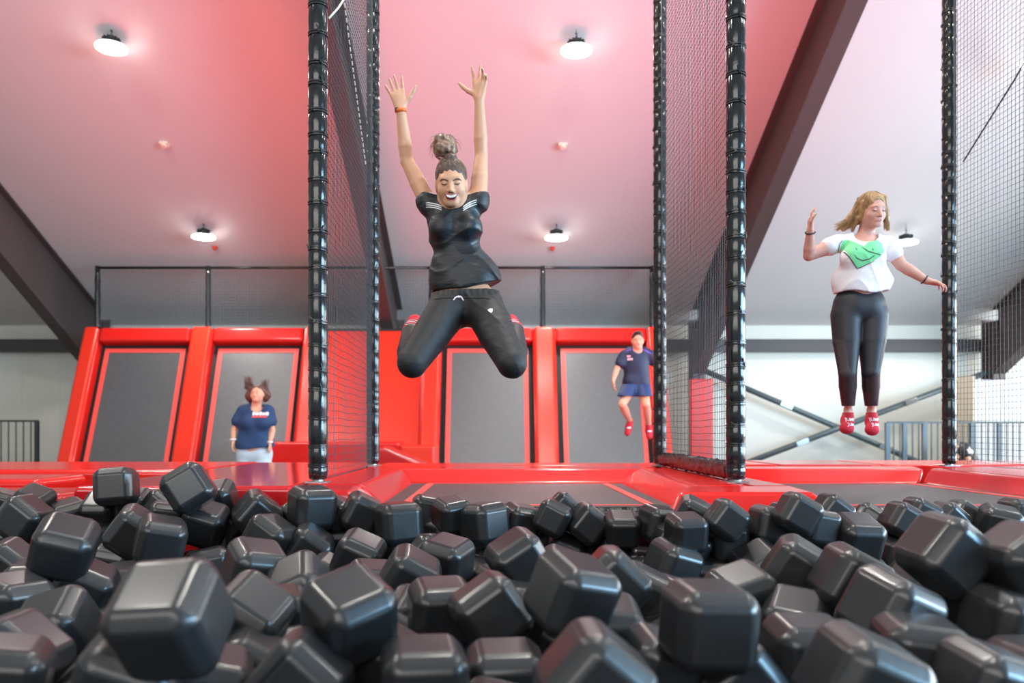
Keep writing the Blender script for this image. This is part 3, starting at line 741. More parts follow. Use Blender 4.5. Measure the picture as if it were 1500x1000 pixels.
# decals: prints and facial features laid on the real surface
class Frame:
    def __init__(s, o, U, Fw, W): s.o, s.U, s.F, s.W = map(Vector, (o, U, Fw, W))
    def hit(s, tree, u, w_, off=.001):
        org = s.o+s.U*u+s.W*w_+s.F*.5
        loc, nrm, _, _ = tree.ray_cast(org, -s.F, 1.2)
        return None if loc is None else loc+s.F*off
def torso_frame(c): return Frame(c, (1, 0, 0), (0, -1, 0), (0, 0, 1))
def inpoly(x, y, poly):
    r = False; n_ = len(poly); j = n_-1
    for i in range(n_):
        xi, yi = poly[i]; xj, yj = poly[j]
        if (yi > y) != (yj > y) and x < (xj-xi)*(y-yi)/(yj-yi)+xi: r = not r
        j = i
    return r
def fin(name, vs, fs, m, parent):
    if not fs: return None
    o = raw(name, vs, fs, m, None, True); o.parent = parent; o.matrix_parent_inverse = Matrix.Translation(-parent.location)
    return o
def patch(name, tree, fr, poly, step, m, parent, off=.0012):
    xs = [p[0] for p in poly]; ys = [p[1] for p in poly]
    vs, fs, key = [], [], {}
    def V(i, j):
        if (i, j) not in key:
            h_ = fr.hit(tree, i*step, j*step, off)
            if h_ is None: key[(i, j)] = -1
            else: key[(i, j)] = len(vs); vs.append(h_)
        return key[(i, j)]
    for i in range(int(min(xs)/step)-1, int(max(xs)/step)+2):
        for j in range(int(min(ys)/step)-1, int(max(ys)/step)+2):
            if inpoly((i+.5)*step, (j+.5)*step, poly):
                q = [V(i, j), V(i+1, j), V(i+1, j+1), V(i, j+1)]
                if -1 not in q and (vs[q[0]]-vs[q[2]]).length < step*5: fs.append(q)
    return fin(name, vs, fs, m, parent)
def stroke(name, tree, fr, lines, wd, m, parent, off=.0018):
    vs, fs = [], []
    for pts in lines:
        P = []
        for a, b in zip(pts[:-1], pts[1:]):
            n_ = max(1, int(math.hypot(b[0]-a[0], b[1]-a[1])/.004))
            P += [(a[0]+(b[0]-a[0])*k/n_, a[1]+(b[1]-a[1])*k/n_) for k in range(n_)]
        P.append(pts[-1]); prev = None
        for i, p in enumerate(P):
            q0, q1 = P[max(0, i-1)], P[min(len(P)-1, i+1)]; dx, dy = q1[0]-q0[0], q1[1]-q0[1]; L_ = math.hypot(dx, dy)+1e-9
            tw = wd*(.55+.45*math.sin(PI*i/max(1, len(P)-1)))
            a = fr.hit(tree, p[0]-dy/L_*tw/2, p[1]+dx/L_*tw/2, off); b = fr.hit(tree, p[0]+dy/L_*tw/2, p[1]-dx/L_*tw/2, off)
            if a is None or b is None: prev = None; continue
            vs += [a, b]
            if prev is not None: fs.append((prev, prev+1, len(vs)-1, len(vs)-2))
            prev = len(vs)-2
    return fin(name, vs, fs, m, parent)
def lettering(name, tree, fr, text, u, w_, size, m, parent, rot=0, off=.0015):
    c = bpy.data.curves.new('t', 'FONT'); c.body = text; c.size = size; c.align_x = 'CENTER'; c.offset = size*.012
    t = bpy.data.objects.new('t', c); COL.objects.link(t); dg = bpy.context.evaluated_depsgraph_get(); dg.update()
    me = bpy.data.meshes.new_from_object(t.evaluated_get(dg)); bpy.data.objects.remove(t)
    bm = bmesh.new(); bm.from_mesh(me); bmesh.ops.triangulate(bm, faces=bm.faces[:])
    cs, sn = math.cos(rot), math.sin(rot); vs, ok = [], []
    for v in bm.verts:
        h_ = fr.hit(tree, u+v.co.x*cs-v.co.y*sn, w_+v.co.x*sn+v.co.y*cs, off); ok.append(h_ is not None); vs.append(h_ or Vector())
    bm.verts.index_update(); fs = [tuple(v.index for v in f.verts) for f in bm.faces if all(ok[v.index] for v in f.verts)]; bm.free()
    return fin(name, vs, fs, m, parent)

def basis(F_, up=(0, 0, 1)):
    F_ = Vector(F_).normalized(); U = F_.cross(Vector(up)).normalized()*-1; U = -F_.cross(Vector(up)).normalized(); U = Vector(up).cross(F_).normalized()
    W = F_.cross(U).normalized()
    if W.dot(Vector(up)) < 0: W = -W
    return U, F_, W
def head(c, F_, up, sc=1.0, neck=None, ears=True, nr=.052, wide=1.0):
    """head shapes in the frame U (its left-right), F (face direction), W (up); c = centre at eye height"""
    F_ = Vector(F_).normalized(); W = (Vector(up)-F_*Vector(up).dot(F_)).normalized(); U = W.cross(F_).normalized()
    if U.x < 0: U = -U
    R = np.array([U, F_, W]).T
    g = lambda u, f, w_: np.array(c)+sc*(np.array(U)*u*wide+np.array(F_)*f+np.array(W)*w_)
    S3 = lambda *r: tuple(sc*q for q in (r[0]*wide, r[1], r[2]))
    pr = [(('el', g(0, -.018, .030), S3(.071, .090, .084), R), .02), (('el', g(0, .010, -.015), S3(.063, .078, .088), R), .03),
          (('el', g(0, .022, -.058), S3(.050, .058, .046), R), .03), (('rc', g(-.012, .068, -.090), g(.012, .068, -.090), .017*sc, .017*sc), .025),
          (('el', g(-.036, .052, -.030), S3(.026, .026, .026), R), .02), (('el', g(.036, .052, -.030), S3(.026, .026, .026), R), .02),
          (('rc', g(-.036, .070, .022), g(.036, .070, .022), .013*sc, .013*sc), .015),
          (('el', g(-.031, .098, .000), S3(.017, .014, .010), R), .014, 's'), (('el', g(.031, .098, .000), S3(.017, .014, .010), R), .014, 's'),
          (('el', g(-.030, .073, .000), S3(.015, .014, .012), R), .006), (('el', g(.030, .073, .000), S3(.015, .014, .012), R), .006),
          (('rc', g(0, .082, .006), g(0, .103, -.032), .0075*sc, .0105*sc), .010), (('el', g(-.011, .094, -.037), S3(.008, .009, .007), R), .007), (('el', g(.011, .094, -.037), S3(.008, .009, .007), R), .007),
          (('rc', g(-.016, .082, -.062), g(.016, .082, -.062), .009*sc, .009*sc), .012)]
    if ears:
        for sgn in (-1, 1): pr.append((('el', g(sgn*.071, -.008, -.010), S3(.009, .018, .030), R), .008))
    if neck is not None: pr += [(('rc', g(0, -.018, -.055), neck, nr*sc, nr*1.08), .03)]
    return pr, Frame(Vector(c), U*sc, F_, W*sc), g, R, S3
def hand(wr, d, thumb_side, palm_n, L=.17, spread=(6, 1, -6, -14), curl=(10, 10, 14, 20), thumb=(45, 15), r=.0082, wid=1.0):
    """palm, four fingers with knuckle bends and a thumb leaving the side of the palm"""
    d = Vector(d).normalized(); n = Vector(palm_n); n = (n-d*n.dot(d)).normalized(); c = d.cross(n).normalized()
    if c.dot(Vector(thumb_side)) < 0: c = -c
    wr = Vector(wr); s = L/.18; pr = []
    cross = [.030, .010, -.010, -.028]; kn = [.088, .092, .087, .078]; ln = [.070, .080, .073, .057]
    for i in range(4):
        b = wr+d*kn[i]*s+c*cross[i]*s*wid; a = wr+c*cross[i]*s*.45+d*.008
        pr.append((('rc', a, b, .0135*s, .0105*s), .014))
    pr.append((('rc', wr+c*.004+d*.02*s, wr+d*.065*s+c*.0, .018*s, .020*s, .75), .014))
    for i in range(4):
        b = wr+d*kn[i]*s+c*cross[i]*s*wid; sa = math.radians(spread[i]); dirr = (d*math.cos(sa)+c*math.sin(sa)).normalized()
        cur = math.radians(curl[i]); p = b; fr_ = (.45, .30, .25); acc = cur*.6
        for q in range(3):
            dd = (dirr*math.cos(acc)+n*math.sin(acc)).normalized(); e = p+dd*ln[i]*s*fr_[q]
            pr.append((('rc', p, e, (r*1.05-.0007*q)*s, (r-.0009*(q+1))*s), .004)); p = e; acc += cur
    ta, tc = math.radians(thumb[0]), math.radians(thumb[1]); b = wr+d*.022*s+c*.020*s; p = b
    dd = (d*math.cos(ta)+c*math.sin(ta)).normalized()
    for q, l_ in enumerate((.045, .034, .027)):
        e = p+(dd*math.cos(tc*q)+n*math.sin(tc*q)).normalized()*l_*s; pr.append((('rc', p, e, (.0135-.002*q)*s, (.0115-.002*q)*s), .010 if q == 0 else .005)); p = e
        dd = (dd*.85+d*.15).normalized()
    return pr
def strands(name, roots, m, parent, r=.0022, n=5):
    bm = bmesh.new()
    for pts in roots: bm_tube(bm, pts, [r*(1-.75*i/(len(pts)-1)) for i in range(len(pts))], n, False)
    me = bpy.data.meshes.new(name); bm.to_mesh(me); bm.free(); o = link(name, me, m, None, True)
    o.parent = parent; o.matrix_parent_inverse = Matrix.Translation(-parent.location); return o
def person(px, py, y, label):
    p = at(px, py, y); return tag(empty('person', p), label, 'person')
def ring_on(name, c, axis, R_, r_, m, parent, flat=1.0):
    ax = Vector(axis).normalized(); a = ax.orthogonal().normalized(); b = ax.cross(a); c = Vector(c)
    pts = [c+(a*math.cos(q*PI/10)+b*math.sin(q*PI/10))*R_ for q in range(21)]
    bm = bmesh.new(); bm_tube(bm, pts, r_, 6, False)
    for v in bm.verts: v.co += ax*((v.co-c).dot(ax)*(flat-1))
    me = bpy.data.meshes.new(name); bm.to_mesh(me); bm.free(); o = link(name, me, m, None, True)
    o.parent = parent; o.matrix_parent_inverse = Matrix.Translation(-parent.location); return o
def lerp(a, b, t): return Vector(a)*(1-t)+Vector(b)*t

# ===== the woman in black in mid jump
def woman_black():
    Y = 3.65
    t = person(682, 445, Y, 'woman in black tee and trousers jumping with both arms raised and knees spread')
    A = lambda px, py, dy=0.0: np.array(at(px, py, Y+dy))
    sL, eL, wL = A(629, 300), A(596, 236, .02), A(587, 161, -.02)
    sR, eR, wR = A(700, 295), A(705, 228, .04), A(702, 145, 0)
    H = at(661, 268.5, Y-.07); Fh = Vector((.02, -1, -.30)); up = Vector((-.03, -.25, 1))
    hp, fr, g, R, S3 = head(H, Fh, up, .925, A(664, 302, .055), nr=.041)
    hipL, knL, anL = A(660, 448), A(604, 531, -.27), A(602, 488, .10)
    hipR, knR, anR = A(706, 446), A(750, 532, -.27), A(754, 486, .10)
    toL, toR = A(608, 472, .24), A(748, 472, .24)
    arm = lambda s_, e, w_: [(('rc', s_, lerp(s_, e, .5), .042, .038), .012), (('rc', lerp(s_, e, .5), e, .038, .0295), .004), (('rc', e, lerp(e, w_, .3), .0295, .0315), .006), (('rc', lerp(e, w_, .3), w_, .0315, .0215), .004)]
    torso = [(('rc', A(650, 305), A(682, 303), .062, .062, .85), .05), (('rc', A(664, 322), A(667, 345), .122, .108, .68), .03),
             (('rc', A(667, 350), A(671, 385), .110, .100, .72), .02), (('rc', A(671, 385), A(680, 425), .094, .118, .76), .02),
             (('rc', A(668, 446), A(697, 444), .098, .098, .85), .03)]
    bust = [(('el', A(647, 333, -.062), (.052, .046, .052)), .035), (('el', A(688, 331, -.062), (.052, .046, .052)), .035)]
    legs = [(('rc', hipL, lerp(hipL, knL, .5), .088, .076), .03), (('rc', lerp(hipL, knL, .5), knL, .076, .057), .004), (('rc', knL, lerp(knL, anL, .35), .055, .057), .008), (('rc', lerp(knL, anL, .35), anL, .057, .038), .004),
            (('rc', hipR, lerp(hipR, knR, .5), .088, .076), .03), (('rc', lerp(hipR, knR, .5), knR, .076, .057), .004), (('rc', knR, lerp(knR, anR, .35), .055, .057), .008), (('rc', lerp(knR, anR, .35), anR, .057, .038), .004)]
    feet = [(('rc', anL, toL, .034, .030), .02), (('rc', anR, toR, .034, .030), .02)]
    sh = lambda prs, dr: [((p[0][0], p[0][1], p[0][2], p[0][3]-dr, p[0][4]-dr)+tuple(p[0][5:]), p[1]) if p[0][0] == 'rc' else (('el', p[0][1], tuple(q-dr for q in p[0][2]))+tuple(p[0][3:]), p[1]) for p in prs]
    hL = hand(wL, at(577, 118, Y)-at(586, 160, Y), (1, 0, 0), (0, -1, 0), .165, (8, -4, -10, -22), (6, 6, 8, 10), (52, 6))
    hR = hand(wR, at(704, 100, Y)-at(702, 144, Y), (-1, 0, 0), (-.25, -1, 0), .165, (10, -8, -14, -18), (8, 4, 34, 46), (62, 4))
    body = build('body', hp+arm(sL, eL, wL)+arm(sR, eR, wR)+hL+hR+sh(torso, .012)+sh(legs, .014)+sh(feet, .006), .0046, M['skin'], t, .02)
    # t-shirt with short sleeves
    def tee_post(V):
        V.add(('rc', A(664, 296, .0), A(664, 280, -.12), .056, .060), .01, 's')
        V.wave(lambda x, y, z: (.0065*(1-np.abs(np.sin(26*z+7*x+1.6*np.sin(17*x)+np.sin(8*y))))**2*(.35+.65*np.clip((1.42-z)*3, 0, 1))+.003*np.sin(55*z+22*x)*np.sin(31*x+4)*np.clip((1.42-z)*3, .1, 1)-.003)*-1)
        x0, z0 = A(678, 427.5)[0], A(678, 427.5)[2]
        V.cut(lambda x, y, z: (z0+np.clip(x-x0, 0, 1)*.10+.20*np.clip(x-x0-.02, 0, 1)+.10*np.clip(x0-.09-x, 0, 1)*0-.03*(y-Y)-z)+0*y)
        V.cut(lambda x, y, z: np.maximum(0*x+0*y+z-(sL[2]+.038)-.25*np.abs(x-A(664, 0)[0])+.02, -1+0*x+0*y))
    flare = [(('rc', A(660, 408), A(700, 404), .092, .098, .82), .05), (('rc', A(712, 400, -.01), A(716, 410, -.01), .030, .028), .04)]
    sleeves = [(('rc', sL, lerp(sL, eL, .06), .052, .054), .02), (('rc', sR, lerp(sR, eR, .06), .052, .052), .02)]
    tee = build('tee_shirt', torso[:4]+bust+flare+sleeves, .0046, M['tee'], t, .03, .005, tee_post)
    # loose trousers
    def tr_post(V):
        V.wave(lambda x, y, z: -.006*(1-np.abs(np.sin(19*z+11*np.abs(x+.15)+1.5*np.sin(13*x+9*y))))**3*np.clip((z-.62)*4, .25, 1)-.0022*(np.sin(230*x)*(z > .885)*(z < .915)))
        zt = A(680, 428)[2]; V.cut(lambda x, y, z: z-zt-(x-A(680, 430)[0])*.04+0*y)
        for an, kn in ((anL, knL), (anR, knR)):
            dv = (Vector(an)-Vector(kn)).normalized()
            V.cut(lambda x, y, z: np.where((np.abs(x-an[0]) < .12) & (y > an[1]-.10), (x-an[0])*dv.x+(y-an[1])*dv.y+(z-an[2])*dv.z-.01, -1.0))
    tr = build('trousers', torso[3:]+legs, .0048, M['trouser'], t, .03, .007, tr_post)
    tf = torso_frame(Vector((0, Y, 0))); tb = bvh(tee); pb = bvh(tr); bb = bvh(body)
    Q = lambda px, py: (at(px, py, Y-.12).x, at(px, py, Y-.12).z)
    stroke('waistband', pb, tf, [[Q(x_, 434+.0016*(x_-678)**2*.8) for x_ in range(634, 722, 6)]], .006, M['tee'], t, .004)
    for bl in ([(664, 439), (667, 435), (671, 432.5), (673, 432.5)], [(672, 432.5), (675, 433), (677, 436), (679, 439)], [(670, 434), (674, 434)]):
        stroke('drawstring', pb, tf, [[Q(*p) for p in bl]], .0055, M['pinkc'], t, .005)
    patch('logo', pb, tf, [Q(*p) for p in ((714.5, 456), (718.5, 453.5), (721.5, 454), (721.5, 458), (720, 461), (717, 459.5))], .0012, M['white'], t, .003)
    patch('side_panel', tb, tf, [Q(*p) for p in ((681, 302), (686, 308), (684, 330), (687, 350), (696, 366), (706, 378), (718, 372), (730, 340), (722, 300), (708, 296))], .004, M['teeside'], t, .001)
    for a, b in (((622, 292), (646, 299)), ((678, 300), (698, 288))):
        for k in range(3):
            o_ = (k-1)*3.4
            stroke('shoulder_stripe', tb, Frame((0, Y, 0), (1, 0, 0), Vector((0, -.75, .66)).normalized(), Vector((0, .66, .75)).normalized()) if 0 else tf,
                   [[Q(a[0]+(b[0]-a[0])*q/8.0, a[1]+o_*.9+(b[1]-a[1])*q/8.0+(q-4)**2*.12) for q in range(9)]], (.0045), M['white'], t, .002)
    # face
    patch('mouth', bb, fr, [(-.031, -.049), (-.018, -.053), (0, -.055), (.018, -.053), (.032, -.049), (.024, -.066), (.012, -.075), (-.011, -.075), (-.023, -.065)], .0011, M['mouthm'], t, .0012)
    patch('teeth', bb, fr, [(-.026, -.051), (0, -.056), (.027, -.051), (.020, -.061), (.009, -.066), (-.008, -.066), (-.019, -.061)], .0010, M['teeth'], t, .0022)
    stroke('lips', bb, fr, [[(-.034, -.046), (-.015, -.050), (0, -.052), (.015, -.050), (.035, -.046)], [(-.031, -.053), (-.022, -.068), (-.009, -.077), (.010, -.077), (.023, -.068), (.032, -.053)]], .0042, M['lip'], t, .002)
    for sg in (-1, 1):
        stroke('eyelashes', bb, fr, [[(sg*.017, -.002), (sg*.026, -.006), (sg*.036, -.006), (sg*.046, .001)]], .0042, M['lash'], t)
        stroke('eyebrow', bb, fr, [[(sg*.012, .010), (sg*.026, .017), (sg*.040, .018), (sg*.052, .010)]], .0055, M['hair1'], t)
        stroke('smile_crease', bb, fr, [[(sg*.017, -.034), (sg*.033, -.044), (sg*.040, -.056)]], .0018, M['lip'], t, .0008)
        patch('nostril', bb, fr, [(sg*.005, -.040), (sg*.010, -.039), (sg*.011, -.043), (sg*.006, -.044)], .001, M['mouthm'], t)
    # hair pulled up into a messy bun
    c0 = g(0, -.022, .034)
    cap = [(('el', c0, S3(.079, .098, .090), R), .01), (('el', g(0, -.05, -.03), S3(.070, .070, .065), R), .02), (('el', g(0, .095, -.028), S3(.064, .070, .083), R), .012, 's'), (('el', g(0, .02, -.10), S3(.085, .1, .07), R), .01, 's'),
           (('el', g(.0, .0, .122), S3(.030, .034, .018), R), .02)]
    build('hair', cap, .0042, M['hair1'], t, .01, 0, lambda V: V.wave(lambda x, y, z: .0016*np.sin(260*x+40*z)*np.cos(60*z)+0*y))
    bc = at(652, 215, Y-.06)
    rn = random.Random(5); bun = [(('el', bc, (.050, .048, .046)), .01)]
    for q in range(13):
        a = rn.uniform(0, 2*PI); e = rn.uniform(-.7, 1.1); v = Vector((math.cos(a)*math.cos(e), math.sin(a)*math.cos(e), math.sin(e)))
        bun.append((('el', bc+v*.042, tuple(rn.uniform(.012, .026) for _ in range(3))), .006))
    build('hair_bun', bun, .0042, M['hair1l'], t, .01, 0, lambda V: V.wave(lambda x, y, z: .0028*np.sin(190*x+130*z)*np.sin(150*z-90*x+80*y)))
    cu = []
    for q in range(150):                               # combed and loose strands
        a = rn.uniform(-1.9, 1.9); e = rn.uniform(.30, 1.3)
        pts = []
        for i in range(6):
            ee = e+(1.45-e)*i/5; v = (math.sin(a)*math.cos(ee)*.0795, math.cos(a)*math.cos(ee)*.099-.022, .034+math.sin(ee)*.0915); pts.append(Vector(g(*v)))
        if math.cos(a)*math.cos(e) > .55 and math.sin(e) < .55: continue
        cu.append(pts)
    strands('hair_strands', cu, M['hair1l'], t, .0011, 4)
    loops = []
    for q in range(70):
        a = rn.uniform(0, 2*PI); r1 = rn.uniform(.044, .055); tl = rn.uniform(-.7, .7); ph = rn.uniform(0, 6)
        loops.append([bc+Vector((math.cos(ph+i*.25)*r1*math.cos(tl), math.sin(ph+i*.25)*r1*math.sin(tl+a)*.9, math.sin(ph+i*.25+tl)*r1))+Vector((.004*math.sin(i), 0, 0)) for i in range(14)])
    for q in range(16):                                # loops and wisps escaping at the sides
        sx = rn.choice((-1, -1, 1)); ra_, rb_ = rn.uniform(.012, .030), rn.uniform(.018, .036); c_ = bc+Vector((sx*rn.uniform(.034, .050), rn.uniform(-.02, .02), rn.uniform(-.035, .015)))
        loops.append([c_+Vector((sx*math.sin(i*.22)*ra_, 0, math.cos(i*.22)*rb_)) for i in range(rn.randrange(9, 16))])
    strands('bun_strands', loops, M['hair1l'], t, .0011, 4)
    ring_on('hair_tie', at(658, 227, Y-.065), (.2, 0, 1), .017, .007, M['tieb'], t)
    wax = Vector(wL)-Vector(eL); wc = lerp(eL, wL, .985)
    ring_on('wristband', wc, wax, .0235, .0052, M['orange'], t, 1.6)
    o = box('watch_face', (-.009, -.006, -.008), (.009, .006, .008), M['blackp'], t, bev=.003); o.location = wc+Vector((-.016, -.016, 0))-t.location
    for an, to, nm in ((anL, toL, 0), (anR, toR, 1)):
        sk = build('sock', [(('rc', lerp(an, to, -.1), lerp(an, to, .25), .040, .040), .02), (('rc', lerp(an, to, .2), to, .042, .034), .02), (('rc', to, Vector(to)+Vector((0, .03, -.005)), .034, .026), .02)], .005, M['sockred'], t, .02)
        fk = Frame((0, Y, 0), (1, 0, 0), (0, -1, 0), (0, 0, 1)); sb = bvh(sk); cx_, cz_ = lerp(an, to, .6).x, lerp(an, to, .6).z
        for dz in (-.004, .010, .024): stroke('sock_print', sb, fk, [[(cx_-.03, cz_+dz), (cx_-.01, cz_+dz+.004), (cx_+.012, cz_+dz+.003), (cx_+.03, cz_+dz-.003)]], .004, M['white'], t)
woman_black()

# ===== the jumper in the white heart shirt
def woman_white():
    Y = 5.4
    t = person(1258, 452, Y, 'woman in white green-heart tee and dark leggings hanging mid jump, long blond hair')
    A = lambda px, py, dy=0.0: np.array(at(px, py, Y+dy))
    sL, eL, wL = A(1227, 356), A(1185, 374, -.02), A(1187, 338, -.10)
    sR, eR, wR = A(1300, 358), A(1320, 388, -.02), A(1357, 411, -.06)
    H = at(1277, 309, Y-.05); hp, fr, g, R, S3 = head(H, (.16, -1, -.20), (0, -.2, 1), 1.0, A(1267, 346, .02), nr=.05, wide=1.04)
    arm = lambda s_, e, w_: [(('rc', s_, lerp(s_, e, .5), .050, .047), .012), (('rc', lerp(s_, e, .5), e, .047, .037), .004), (('rc', e, lerp(e, w_, .3), .037, .038), .006), (('rc', lerp(e, w_, .3), w_, .038, .025), .004)]
    torso = [(('rc', A(1243, 357), A(1284, 358), .056, .056, .9), .04), (('rc', A(1264, 368), A(1263, 392), .130, .128, .74), .03), (('rc', A(1263, 392), A(1260, 425), .128, .138, .80), .01), (('rc', A(1250, 448), A(1267, 448), .128, .128, .84), .03)]
    bust = [(('el', A(1246, 378, -.085), (.060, .050, .058)), .05), (('el', A(1281, 378, -.085), (.060, .050, .058)), .05)]
    def leg(h_, k_, a_): return [(('rc', h_, lerp(h_, k_, .45), .092, .082), .02), (('rc', lerp(h_, k_, .45), k_, .082, .053), .004), (('rc', k_, lerp(k_, a_, .35), .052, .051), .006), (('rc', lerp(k_, a_, .35), a_, .051, .033), .004)]
    hL_, kL, aL, tL = A(1239, 462), A(1241.5, 545, -.06), A(1242.5, 601, .20), A(1240.5, 627, .08)
    hR_, kR, aR, tR = A(1279, 462), A(1275.5, 545, -.06), A(1276.5, 601, .20), A(1277.5, 629, .08)
    legs = leg(hL_, kL, aL)+leg(hR_, kR, aR)
    sh = lambda prs, dr: [((p[0][0], p[0][1], p[0][2], p[0][3]-dr, p[0][4]-dr)+tuple(p[0][5:]), p[1]) for p in prs]
    h1 = hand(wL, (-.03, -.1, 1), (.7, -1, 0), (1, -.2, 0), .165, (8, 2, -3, -8), (16, 20, 24, 28), (30, 20))
    h2 = hand(wR, (1, -.15, -.28), (-.2, -1, .2), (.1, .1, -1), .165, (8, 2, -4, -9), (26, 30, 32, 34), (35, 20))
    body = build('body', hp+arm(sL, eL, wL)+arm(sR, eR, wR)+h1+h2+sh(torso, .012)+sh(legs, .010)+[(('rc', aL, tL, .030, .028), .02), (('rc', aR, tR, .030, .028), .02)], .0056, M['skin2'], t, .02)
    def post_(V):
        V.add(('rc', A(1268, 347, .0), A(1270, 334, -.12), .072, .078), .01, 's')
        V.wave(lambda x, y, z: -(.0055*(1-np.abs(np.sin(17*z+9*x+1.8*np.sin(15*x)+np.sin(7*y))))**2.5*(.3+.7*np.clip((1.60-z)*3, 0, 1))-.003)-.0025*np.sin(45*z-20*x)*np.sin(25*x)*np.clip((1.60-z)*3, 0, 1))
        z0 = A(1260, 430)[2]; V.cut(lambda x, y, z: z0+.012*np.sin(22*x)+.03*(x-A(1260, 430)[0])-z+0*y)
    slv = [(('rc', sL, lerp(sL, eL, .28), .050, .057), .02), (('rc', sR, lerp(sR, eR, .42), .050, .055), .02)]
    hem = [(('rc', A(1243, 414), A(1280, 412), .108, .112, .9), .04)]
    trap = [(('rc', A(1262, 350), A(1226, 357), .030, .040), .03), (('rc', A(1274, 350), A(1300, 358), .030, .040), .03), (('rc', A(1264, 380, -.055), A(1262, 420, -.03), .115, .120, .75), .05)]
    tee = build('tee_shirt', torso[:3]+bust+slv+hem+trap, .006, M['teew'], t, .03, .009, post_)
    lg = build('leggings', torso[3:]+legs, .006, M['legging'], t, .03, .006, lambda V: (V.cut(lambda x, y, z: z-A(0, 424)[2]+0*x+0*y), V.cut(lambda x, y, z: A(0, 593.5)[2]-z+0*x+0*y)))
    tf = torso_frame(Vector((0, Y, 0))); tb, lb, bb = bvh(tee), bvh(lg), bvh(body)
    Q = lambda zx, zy: (at(1150+zx/5, 260+zy/5, Y-.13).x, at(1150+zx/5, 260+zy/5, Y-.13).z)
    heart = [(448, 465), (462, 443), (490, 436), (520, 452), (550, 482), (577, 503), (610, 472), (645, 452), (690, 447), (722, 458), (738, 478), (735, 520), (720, 550), (690, 577), (640, 612), (585, 640), (532, 663), (490, 610), (460, 560), (443, 510)]
    patch('heart_print', tb, tf, [Q(*p) for p in heart], .0022, M['heart'], t, .0015)
    stroke('heart_outline', tb, tf, [[Q(*p) for p in ((455, 440), (432, 470), (430, 510), (450, 560), (490, 620), (528, 668), (560, 655), (640, 618))], [Q(*p) for p in ((500, 570), (518, 595), (560, 612), (610, 600), (645, 572))], [Q(*p) for p in ((516, 515), (522, 535))], [Q(*p) for p in ((632, 520), (636, 538))], [Q(*p) for p in ((560, 510), (600, 545), (650, 560), (690, 572))]], .0062, M['ink'], t, .0035)
    K = lambda zx, zy: (at(1180+zx/4.35, 420+zy/4.35, Y-.05).x, at(1180+zx/4.35, 420+zy/4.35, Y-.05).z)
    for nm, pl in (('mesh_panel', ((180, 330), (228, 345), (240, 420), (245, 500), (260, 545), (300, 572), (345, 560), (345, 770), (200, 770), (200, 500))),
                   ('mesh_panel', ((480, 325), (466, 400), (450, 470), (440, 530), (415, 570), (375, 585), (340, 578), (340, 770), (500, 770), (500, 500)))):
        patch(nm, lb, tf, [K(*p) for p in pl], .003, M['legmesh'], t, .0012)
    # face: eyes closed
    stroke('lips', bb, fr, [[(-.020, -.062), (-.008, -.059), (0, -.0605), (.008, -.059), (.020, -.062)], [(-.017, -.066), (0, -.070), (.017, -.066)]], .0055, M['lip'], t)
    for sg in (-1, 1):
        stroke('eyelashes', bb, fr, [[(sg*.017, .000), (sg*.028, -.006), (sg*.038, -.005), (sg*.046, .001)]], .0042, M['lash'], t)
        stroke('eyebrow', bb, fr, [[(sg*.014, .019), (sg*.028, .025), (sg*.046, .019)]], .0048, M['hair1l'], t)
        patch('nostril', bb, fr, [(sg*.005, -.040), (sg*.010, -.039), (sg*.011, -.043), (sg*.006, -.044)], .0012, M['mouthm'], t)
    # long hair lifted off the shoulders
    B = lambda px, py, dy: tuple(at(px, py, Y+dy))
    hs = [(('el', g(0, -.020, .036), S3(.080, .100, .092), R), .02), (('el', g(0, -.04, -.01), S3(.084, .080, .085), R), .03),
          (('rc', B(1262, 297, -.0), B(1252, 322, .02), .036, .036), .02), (('rc', B(1252, 320, .02), B(1235, 336, .04), .040, .014), .02), (('rc', B(1257, 310, .04), B(1227, 336, .06), .045, .010), .02), (('rc', B(1256, 320, -.03), B(1248, 338, .0), .022, .010), .02),
          (('rc', B(1291, 292, -.02), B(1297, 315, .0), .030, .028), .02), (('rc', B(1296, 312, 0), B(1300, 336, .03), .028, .010), .02), (('rc', B(1272, 286, -.02), B(1294, 291, -.03), .024, .024), .02),
          (('el', g(.004, .098, -.012), S3(.060, .082, .090), R), .012, 's'), (('el', g(0, .06, -.09), S3(.070, .085, .07), R), .012, 's')]
    build('hair', hs, .0056, M['hair2'], t, .02, 0, lambda V: V.wave(lambda x, y, z: .003*np.sin(150*x+55*z)*np.cos(30*z+20*x)+0*y))
    rn = random.Random(9); st = []
    for q in range(320):
        sd = rn.random()
        if sd < .6:
            a = Vector(B(rn.uniform(1256, 1268), rn.uniform(288, 306), rn.uniform(-.05, .05))); b = Vector(B(rn.uniform(1247, 1256), rn.uniform(312, 322), rn.uniform(-.05, .06))); c = Vector(B(rn.uniform(1221, 1250), rn.uniform(328, 339), rn.uniform(-.04, .08)))
        else:
            a = Vector(B(rn.uniform(1286, 1294), rn.uniform(284, 300), rn.uniform(-.05, .04))); b = Vector(B(rn.uniform(1295, 1300), rn.uniform(302, 318), rn.uniform(-.04, .05))); c = Vector(B(rn.uniform(1294, 1304), rn.uniform(326, 339), rn.uniform(-.02, .06)))
        st.append([a, a.lerp(b, .5)+Vector((0, 0, .012)), b, b.lerp(c, .5), c])
    for q in range(200):                               # strands combed from the parting over the crown
        a = rn.uniform(-PI, PI)
        if abs(a) < .75: continue
        e0, e1 = rn.uniform(-.5, .5), rn.uniform(1.0, 1.5)
        st.append([Vector(g(math.sin(a)*math.cos(e1+(e0-e1)*i/6)*.083, math.cos(a)*math.cos(e1+(e0-e1)*i/6)*.103-.020, .036+math.sin(e1+(e0-e1)*i/6)*.095)) for i in range(7)])
    strands('hair_strands', st, M['hair2'], t, .0024, 4)
